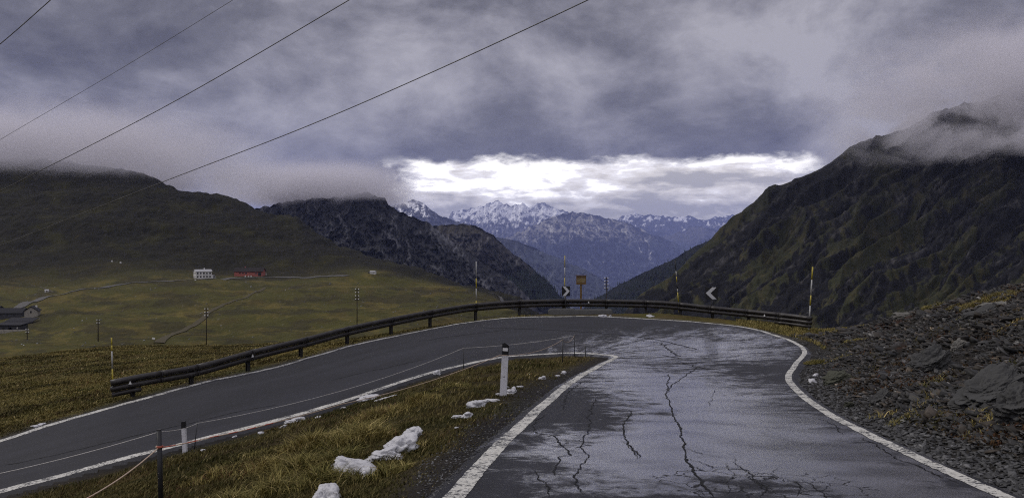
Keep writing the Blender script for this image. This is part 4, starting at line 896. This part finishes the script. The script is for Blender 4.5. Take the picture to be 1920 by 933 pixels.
# ---- snow lumps
def snow_piece(px, pyc, wp, hp, tilt, d, seed):
    h0 = ray(px, pyc + hp * .45); dd = h0.y if h0 is not None and abs(h0.y - d) < 2.5 else d
    g0 = at(px, dd); sx, sz = 1.12 * wp / F * dd / 2, 1.1 * hp / F * dd / 2; sy_ = max(sx * .6, sz * 1.1); bm = bmesh.new()
    bmesh.ops.create_icosphere(bm, subdivisions=5 if wp > 35 else 4 if wp > 15 else 3, radius=1)
    for v_ in bm.verts:
        c = v_.co.copy(); q = c * 1.0 + Vector((seed * 3.1, seed * .7, seed * .31))
        n1_ = float(ridged(q.x + q.z * .7, q.y - q.z * .4, 3, seed, .45)); n2_ = float(fbm(q.x * .9 + q.z, q.y * .9 - q.z, 3, seed + 3)); n3_ = float(abs(fbm(q.x * 4 + q.z * 2, q.y * 4 - q.z * 3, 3, seed + 5)))
        c = c * max(.35, .66 + .26 * n1_ + .42 * n2_ - .14 * n3_)
        if c.z < -.22: c.z = -.22 + (c.z + .22) * .15
        if c.z > .5: c.z = .5 + (c.z - .5) * .55
        p = Vector((c.x * sx * 1.2, c.y * sy_ * 1.15, (c.z + .14) * sz * 1.3)); ct, st = math.cos(tilt), math.sin(tilt)
        v_.co = Vector((p.x * ct - p.z * st, p.y, p.x * st + p.z * ct))
    me = bpy.data.meshes.new('lump'); bm.to_mesh(me); bm.free(); return me, g0
def snow_lump(parts, d, label, seed):
    ms_ = [snow_piece(*q, d, seed * 3 + i) for i, q in enumerate(parts)]
    if len(ms_) == 1:
        o = link('snow_lump', ms_[0][0], M['snow']); o.location = ms_[0][1]; return tag(o, label, 'snow', 'melting snow lumps')
    t = thing('snow_patch', ms_[0][1], 0, label, 'snow', 'melting snow lumps')
    for me, g0 in ms_: o = link('lump', me, M['snow'], t); o.location = g0 - ms_[0][1]
    return t
SN = [
 ([(752, 825, 70, 48, .45), (775, 805, 36, 30, .5), (720, 845, 60, 26, .35), (738, 852, 36, 14, .1)], 11, 'longest ridge of dirty snow lying across the island grass'),
 ([(668, 868, 82, 40, -.15), (692, 880, 30, 34, -.3), (640, 866, 32, 20, .1)], 10, 'broad folded snow patch at the left of the long snow ridge'),
 ([(613, 918, 50, 52, .1)], 8.8, 'rounded grey snow lump cut by the bottom picture edge'),
 ([(893, 753, 34, 20, .1)], 14.5, 'wedge-shaped snow lump left of the large delineator foot'),
 ([(922, 748, 26, 7, 0)], 14.8, 'thin sliver of snow between the wedge lump and the delineator'),
 ([(877, 774, 18, 15, .4)], 13.6, 'small upright snow wedge below the wedge-shaped lump'),
 ([(858, 779, 22, 8, .1)], 13.5, 'flat snow scrap left of the small upright wedge'),
 ([(957, 731, 20, 13, .2), (950, 724, 8, 6, 0), (965, 727, 8, 14, .5)], 15.7, 'crumpled snow heap at the foot of the large delineator'),
 ([(975, 723, 12, 5, 0)], 16.3, 'tiny snow scrap right of the large delineator foot'),
 ([(934, 737, 10, 6, 0)], 15.3, 'tiny snow crumb left against the large delineator foot'),
 ([(1017, 706, 12, 9, 0)], 19, 'round snow ball on the island gravel edge, leftmost of three'),
 ([(1045, 703, 10, 5, 0)], 19.6, 'small snow scrap on the island gravel edge, middle of three'),
 ([(1058, 696, 9, 9, .4)], 20.2, 'pointed snow bit on the island gravel edge, rightmost of three'),
 ([(692, 742, 34, 12, .2), (716, 734, 28, 8, .25), (674, 749, 20, 7, .2), (735, 727, 22, 5, .3)], 20, 'long broken strip of snow beside the lower road line'),
 ([(560, 783, 26, 13, .2), (545, 788, 22, 9, .1), (532, 797, 14, 7, .3)], 18.5, 'clustered snow lumps beside the lower road line under the tape'),
 ([(597, 780, 10, 7, .2)], 18.5, 'single small snow crumb right of the clustered lumps'),
 ([(646, 763, 12, 5, 0)], 19.6, 'small snow scrap left of the long broken strip'),
 ([(490, 809, 11, 7, 0)], 17.6, 'snow crumb below the lower road line, right of a smaller one'),
 ([(439, 817, 10, 4, .3)], 17.5, 'thin snow sliver below the lower road line, left of a crumb'),
 ([(380, 842, 8, 5, 0)], 16.6, 'tiny snow crumb right of the slim white post'),
 ([(819, 695, 11, 12, .3), (822, 700, 8, 5, 0)], 23, 'small snow tuft on the lower road line under the left rod'),
 ([(69, 796, 20, 6, .2), (79, 793, 12, 6, .1)], 21.8, 'snow scrap on the left meadow edge by the outer road line'),
 ([(1130, 590, 14, 8, .1), (1144, 591, 6, 4, 0)], 39.6, 'snow scrap under the barrier below the lone telegraph pole'),
 ([(1217, 590, 10, 7, .4), (1222, 592, 10, 4, 0)], 39.4, 'snow scrap under the barrier left of the black-topped pole'),
 ([(1523, 711, 13, 14, .1), (1529, 701, 12, 8, .5)], 17.6, 'white crumpled snow lump at the foot of the rock bank'),
 ([(856, 800, 7, 4, 0)], 12.4, 'small snow crumb on the grass right of the long ridge')]
for i, (pp, d, lb) in enumerate(SN): snow_lump(pp, d, lb, 400 + i)

# ---- rock bank: slate debris and boulders
def slabs(name, pos, size, cols, ori, label, flat=.20):
    n0 = len(pos); base = np.array([(-1, -1, -1), (1, -1, -1), (1, 1, -1), (-1, 1, -1), (-1, -1, 1), (1, -1, 1), (1, 1, 1), (-1, 1, 1)], float)
    v = base[None] * (1 + rng.uniform(-.42, .25, (n0, 8, 3))); v[:, 4:, :2] *= rng.uniform(.55, 1, (n0, 1, 1))
    v = v * np.stack([size, size * rng.uniform(.45, .9, n0), size * flat * rng.uniform(.5, 1.5, n0)], 1)[:, None, :]
    yaw = ori[:, 0]; tilt = ori[:, 1]; roll = ori[:, 2]
    def rot(v, a, i, j): c, s_ = np.cos(a)[:, None], np.sin(a)[:, None]; o = v.copy(); o[..., i] = v[..., i] * c - v[..., j] * s_; o[..., j] = v[..., i] * s_ + v[..., j] * c; return o
    v = rot(v, roll, 1, 2); v = rot(v, tilt, 0, 2); v = rot(v, yaw, 0, 1); v = v + pos[:, None, :]
    fc = np.array([(0, 3, 2, 1), (4, 5, 6, 7), (0, 1, 5, 4), (1, 2, 6, 5), (2, 3, 7, 6), (3, 0, 4, 7)])
    f = (fc[None] + 8 * np.arange(n0)[:, None, None]).reshape(-1, 4)
    return tag(link(name, npmesh(name, v.reshape(-1, 3), f, np.repeat(cols, 8, 0)), M['stone'], smooth=False), label, None, None, 'stuff')
def bank_points(n, margin=0.0):
    px = rng.uniform(1480, 2250, n * 3); d = np.exp(rng.uniform(np.log(5.5), np.log(44), n * 3)); x = (px - HX) / F * d
    zz, bk_m, dd, ii = zfield(x, d); keep = (bk_m > .35 + margin) & (ii < .01) & (rng.random(n * 3) < .25 + .9 * bk_m); return x[keep][:n], d[keep][:n], zz[keep][:n]
def stone_set(n, smin, smax, name, label, up=.3):
    x, y, zz = bank_points(n); k_ = len(x)
    cl_ = fbm(x * .6, y * .6, 3, 501); kp_ = rng.random(k_) < .45 + .9 * sst(fbm(x * .5, y * .5, 4, 505), -.35, .25); x, y, zz, cl_ = x[kp_], y[kp_], zz[kp_], cl_[kp_]; k_ = len(x); sz = np.exp(rng.uniform(np.log(smin), np.log(smax), k_)) * np.clip(1 + .35 * cl_, .5, 1.5) * (.6 + y / 22)
    g_ = rng.lognormal(-3.65, .72, k_)[:, None] * np.array((1.0, .965, .91)); br = (rng.random(k_) < .32)[:, None]; g_ = np.where(br, g_ * np.array((1.05, .86, .66)), g_)
    g_ = np.clip(g_, .010, .30)
    ori = np.stack([rng.normal(.15, .5, k_), rng.normal(-.38, .22, k_), rng.normal(.15, .35, k_)], 1)
    slabs(name, np.stack([x, y, zz + sz * up], 1), sz, g_, ori, label, .19)
stone_set(34000, .020, .062, 'slate_debris', 'small slate chips covering the rock bank', .15)
stone_set(1700, .05, .12, 'slate_slabs', 'larger broken slate slabs on the rock bank', .18)
x, y, zz = (lambda px, d: ((px - HX) / F * d, d, None))(rng.uniform(1480, 1990, 26000), np.exp(rng.uniform(np.log(6.2), np.log(33), 26000)))
zz, bm_, dd_, ii_ = zfield(x, y); kp = (ii_ < .01) & (dd_ > .12) & (dd_ < 2.2) & (x > ex_of(y)); x, y, zz = x[kp], y[kp], zz[kp]; k_ = len(x)
slabs('gravel', np.stack([x, y, zz + .01], 1), rng.uniform(.010, .045, k_), np.clip(rng.lognormal(-3.1, .5, k_)[:, None] * np.ones(3), .02, .3), np.stack([rng.random(k_) * 6, rng.normal(0, .3, k_), rng.normal(0, .3, k_)], 1), 'loose stones between road edge and rock bank')
# loose grit on the island road edge
px = rng.uniform(780, 1150, 14000); d = np.exp(rng.uniform(np.log(6.5), np.log(25), 14000)); x = (px - HX) / F * d; zz, bm_, dd_, ii_ = zfield(x, d); kp = (x < np.interp(d, EL[:9 * PER, 1], EL[:9 * PER, 0]) - .02) & (dd_ < .05 + .95 * rng.random(14000) ** 1.4) & (x < 3) & (bm_ < .01) & (d < 24); x, y = x[kp], d[kp]; k_ = len(x); zz = np.array([gz(float(a_), float(b_)) for a_, b_ in zip(x, y)])
slabs('grit', np.stack([x, y, zz + .004], 1), rng.uniform(.005, .018, k_), np.clip(rng.lognormal(-2.9, .5, k_)[:, None] * np.ones(3), .015, .25), np.stack([rng.random(k_) * 6, rng.normal(0, .3, k_), rng.normal(0, .3, k_)], 1), 'dark grit along the island edge')

def boulder(px, d, sx, sy_, sz, rz, tilt, label, seed, col):
    bm = bmesh.new(); bmesh.ops.create_icosphere(bm, subdivisions=6 if sx > .4 else 5, radius=1)
    for v_ in bm.verts:
        c = v_.co.copy(); m_ = max(abs(c.x), abs(c.y), abs(c.z)); c = c / (m_ ** .55)
        lay = float(ridged(c.z * 3.4 + c.x * .3 + seed, c.x * .5 + c.y * .4, 5, seed, .65)); c *= .70 + .30 * lay + .20 * float(fbm(c.x * 1.3 + seed, c.y * 1.3 + c.z, 4, seed + 2))
        v_.co = Vector((c.x * sx, c.y * sy_, c.z * sz))
    me = bpy.data.meshes.new('boulder'); bm.to_mesh(me); bm.free(); o = link('boulder', me, simple('boulder_rock_%s' % col[0], col[1], .75, .5, 5, bmp=.02), smooth=False)
    b_ = at(px, d); o.location = b_ + Vector((0, 0, sz * .25)); o.rotation_euler = (R(8), tilt, rz); return tag(o, label, 'boulder', 'larger rocks on the bank')
G_ = ('grey', (.055, .055, .053)); PL = ('pale', (.14, .135, .12)); GN = ('mossy', (.06, .062, .045))
boulder(1862, 11.2, .58, .36, .26, .3, -.45, 'large layered rock outcrop low at the right edge', 601, G_)
boulder(1912, 9.4, .30, .24, .32, .5, -.6, 'steep dark rock on the right border above the road line', 602, G_)
boulder(1568, 17.4, .34, .22, .17, .2, -.4, 'grey-green leaning stone near the snow lump by the road', 603, GN)
boulder(1655, 13.4, .22, .12, .15, .3, -.8, 'upright grey stone half way along the right road edge', 604, G_)
boulder(1592, 13.9, .12, .08, .09, .8, .2, 'small mossy stone close to the right road line', 605, GN)
boulder(1797, 17, .20, .12, .14, .2, -.5, 'pale angular stone in the middle of the rock bank', 606, PL)
boulder(1865, 21, .45, .25, .12, .1, -.15, 'flat pale slab near the top of the rock bank', 607, PL)
boulder(1702, 27.5, .5, .3, .12, .1, -.1, 'light flat slab on the skyline of the rock bank', 608, PL)
boulder(1840, 19.5, .5, .25, .14, .2, -.35, 'tilted grey slab below the bank crest', 609, G_)
boulder(1745, 15.5, .5, .3, .28, .4, -.5, 'dark violet-grey rock face in the lower bank', 610, G_)

# ---- grass
def blades(name, x, y, zz, hgt, wdt, cols, label, lean=.5, wind=(.25, .0)):
    n0 = len(x); a = rng.random(n0) * 2 * np.pi; dx, dy = np.cos(a), np.sin(a); la = rng.random(n0) * 2 * np.pi; ln = hgt * lean * rng.random(n0) ** .7
    lx, ly = np.cos(la) * ln + hgt * wind[0], np.sin(la) * ln + hgt * wind[1]
    v = np.zeros((n0, 5, 3)); w2 = wdt / 2
    for k_, (t_k, wk) in enumerate(((0, 1), (0, -1), (.55, .75), (.55, -.75), (1, 0))):
        v[:, k_, 0] = x + dx * w2 * wk + lx * t_k ** 1.6; v[:, k_, 1] = y + dy * w2 * wk + ly * t_k ** 1.6; v[:, k_, 2] = zz - .01 + (hgt * (t_k - .22 * t_k ** 2 * lean * 2))
    tri = np.array([(0, 1, 3), (0, 3, 2), (2, 3, 4)]); f = (tri[None] + 5 * np.arange(n0)[:, None, None]).reshape(-1, 3)
    return tag(link(name, npmesh(name, v.reshape(-1, 3), f, np.repeat(cols, 5, 0)), M['blade'], smooth=False), label, None, None, 'stuff')
def grass_cols(x, y, k_, dark=1.0, strawp=.5):
    pn = fbm(x * .5, y * .5, 4, 701); q = rng.random(k_)
    c = cmix(np.array((.070, .066, .018)), np.array((.165, .136, .046)), sst(q + pn * .9, 1 - strawp - .3, 1 - strawp + .45))
    c = cmix(c, np.array((.115, .064, .030)), ((rng.random(k_) < .13) * sst(fbm(x * .35, y * .35, 3, 711), -.1, .3)).astype(float)); c = cmix(c, np.array((.34, .27, .12)), (rng.random(k_) < .05).astype(float))
    return c * dark * rng.uniform(.55, 1.25, k_)[:, None]
tipx = lambda y: np.interp(y, EL[9 * PER:, 1][::-1], EL[9 * PER:, 0][::-1])
def island_pts(n):
    px = rng.uniform(-200, 1150, n); d = np.exp(rng.uniform(np.log(6.2), np.log(26), n)); x = (px - HX) / F * d; zz, bm_, dd, ii = zfield(x, d)
    ok = (ii < .001) & (dd > .10 + .55 * rng.random(n) ** 2 * (x > -.8 + (d - 7) * .15 - 1.6)) & (x < 3.2) & (zz > -3.6)
    left = np.interp(x, EL[9 * PER:, 0][::-1], EL[9 * PER:, 1][::-1]); ok &= d < left
    ok &= x < np.interp(d, EL[:9 * PER, 1], EL[:9 * PER, 0]); return x[ok], d[ok], zz[ok], dd[ok]
x, y, zz, dd = island_pts(150000); clump = fbm(x * .8, y * .8, 4, 721); edge_f = sst(dd, .2, 1.3)
hh = (.05 + .10 * np.clip(.5 + clump, 0, 1.3)) * (.35 + .65 * edge_f) * rng.uniform(.6, 1.3, len(x)); kp = rng.random(len(x)) < (.35 + .65 * edge_f) 
blades('island_grass', x[kp], y[kp], zz[kp], hh[kp], .006 + .0006 * y[kp], grass_cols(x[kp], y[kp], kp.sum(), .85, .52), 'rough brown and green grass on the island between the lanes', .7)
# tussocks with long arching straw blades
tx, ty, tz, th_l, tc_ = [], [], [], [], []
for px, d, rad, hmax, n0 in ((585, 13.0, .55, .42, 1500), (680, 12.2, .5, .40, 1300), (560, 10.6, .5, .40, 1300), (500, 11.5, .5, .32, 900), (620, 10.8, .4, .34, 800), (700, 15.5, .7, .30, 1300), (780, 16, .5, .26, 900), (520, 9.4, .45, .34, 900), (430, 9.6, .5, .28, 700), (720, 9.2, .35, .24, 600), (655, 14.5, .6, .28, 900), (840, 18, .6, .20, 700), (600, 9.3, .4, .36, 800), (770, 10.9, .3, .18, 400), (400, 12, .5, .22, 500), (470, 14, .5, .2, 500)):
    c = at(px, d); a = rng.random(n0) * 6.283; r_ = rad * rng.random(n0) ** .8; tx.append(c.x + r_ * np.cos(a)); ty.append(c.y + r_ * np.sin(a)); th_l.append(1.35 * hmax * (1.05 - .6 * r_ / rad) * rng.uniform(.5, 1.15, n0))
tx, ty, th_l = map(np.concatenate, (tx, ty, th_l)); tz, _, _, ii_ = zfield(tx, ty); kp = ii_ < .01; tx, ty, tz, th_l = tx[kp], ty[kp], tz[kp], th_l[kp]
blades('long_grass', tx, ty, tz, th_l, np.full(len(tx), .012), grass_cols(tx, ty, len(tx), 1.7, .72), 'long arching straw tussocks on the island', 1.0, (.12, -.1))
# left meadow beyond the rail and verges
px = rng.uniform(-60, 1000, 230000); d = np.exp(rng.uniform(np.log(19), np.log(62), len(px))); x = (px - HX) / F * d; zz, bm_, dd, ii = zfield(x, d)
outer_y = np.interp(x, ER[11 * PER:, 0][::-1], ER[11 * PER:, 1][::-1]); kp = (ii < .001) & (dd > .25) & (d > outer_y); x, y, zz, dd = x[kp], d[kp], zz[kp], dd[kp]
hh = (.05 + .07 * np.clip(.5 + fbm(x * .45, y * .45, 4, 731), 0, 1.2)) * rng.uniform(.6, 1.4, len(x)) * (.4 + .6 * sst(dd, .3, 1.5)); cm = grass_cols(x, y, len(x), 1.35, .80) * (.45 + .55 * sst(fbm(x * .25, y * .5, 4, 741), -.5, .35))[:, None]
blades('meadow_grass', x, y, zz, hh * 1.1, .010 + .0009 * y, cm, 'short yellow-brown grass of the meadow left of the barrier', .8)
# right verge strip, bank top tufts
px = rng.uniform(1380, 1640, 34000); d = rng.uniform(27, 46, len(px)); x = (px - HX) / F * d; zz, bm_, dd, ii = zfield(x, d); kp = (ii < .001) & (dd > .5) & (bm_ < .3) & (x > ex_of(d)) | ((ii < .001) & (d > 33) & (dd > .9) & (bm_ < .3)); x, y, zz = x[kp], d[kp], zz[kp]
blades('verge_grass', x, y, zz, rng.uniform(.06, .20, len(x)), .03 + 0 * x, grass_cols(x, y, len(x), 1.35, .85), 'orange-yellow grass strip at the right end of the barrier')
tx, ty, hh = [], [], []
for px, d, rad, hmax, n0 in ((1848, 23.0, .75, .36, 2600), (1815, 23.8, .4, .2, 700), (1735, 27.5, .35, .30, 500), (1755, 27, .3, .3, 400), (1890, 22, .6, .2, 900), (1820, 20, .5, .12, 500), (1560, 30, .5, .15, 600), (1600, 26, .5, .14, 500), (1570, 22, .4, .12, 400), (1780, 25.5, .4, .14, 500), (1715, 28, .5, .14, 500), (1650, 31.5, .5, .12, 500), (1620, 33.5, .5, .14, 500), (1528, 23, .35, .25, 500), (1900, 16.8, .4, .12, 300), (1870, 12.6, .5, .14, 400), (1760, 14, .5, .1, 300), (1700, 11.5, .4, .10, 200), (1880, 9.6, .5, .22, 260), (1820, 10.2, .3, .28, 40), (1740, 12.3, .3, .28, 40), (1660, 12.2, .3, .2, 60)):
    c = at(px, d); a = rng.random(n0) * 6.283; r_ = rad * rng.random(n0) ** .6; tx.append(c.x + r_ * np.cos(a)); ty.append(c.y + r_ * np.sin(a) * .6); hh.append(hmax * (1.1 - .6 * r_ / rad) * rng.uniform(.5, 1.1, n0))
tx, ty, hh = map(np.concatenate, (tx, ty, hh)); tz, _, _, _ = zfield(tx, ty)
blades('bank_grass', tx, ty, tz + .03, hh, .012 + 0 * tx, grass_cols(tx, ty, len(tx), 1.5, .8), 'yellow tufts growing on the rock bank', 1.0)
# low reddish heath on the bank
x, y, zz = bank_points(34000); k_n = fbm(x * .55, y * .55, 4, 131); kp = k_n > .05; x, y, zz = x[kp], y[kp], zz[kp]
c = cmix(np.array((.060, .026, .014)), np.array((.055, .052, .017)), (rng.random(len(x)) * .5 + sst(fbm(x * .4, y * .4, 3, 133), -.2, .3) * .6)) * rng.uniform(.6, 1.4, len(x))[:, None]
blades('bank_heath', x, y, zz + .03, rng.uniform(.03, .09, len(x)), .03 + 0 * x, c, 'low reddish heath between the slate stones', .9)
# pale stones scattered over the far meadow
px = rng.uniform(0, 940, 170); d = np.exp(rng.uniform(np.log(130), np.log(620), 170)); x = (px - HX) / F * d; zz, *_r = zfield(x, d); k_ = len(x)
slabs('meadow_stones', np.stack([x, d, zz + .05], 1), rng.uniform(.0006, .0017, k_) * d * .8, np.clip(rng.lognormal(-2.1, .5, k_)[:, None] * np.ones(3), .05, .4), np.stack([rng.random(k_) * 6, rng.normal(0, .3, k_), rng.normal(0, .3, k_)], 1), 'pale stones scattered over the far meadow', .6)
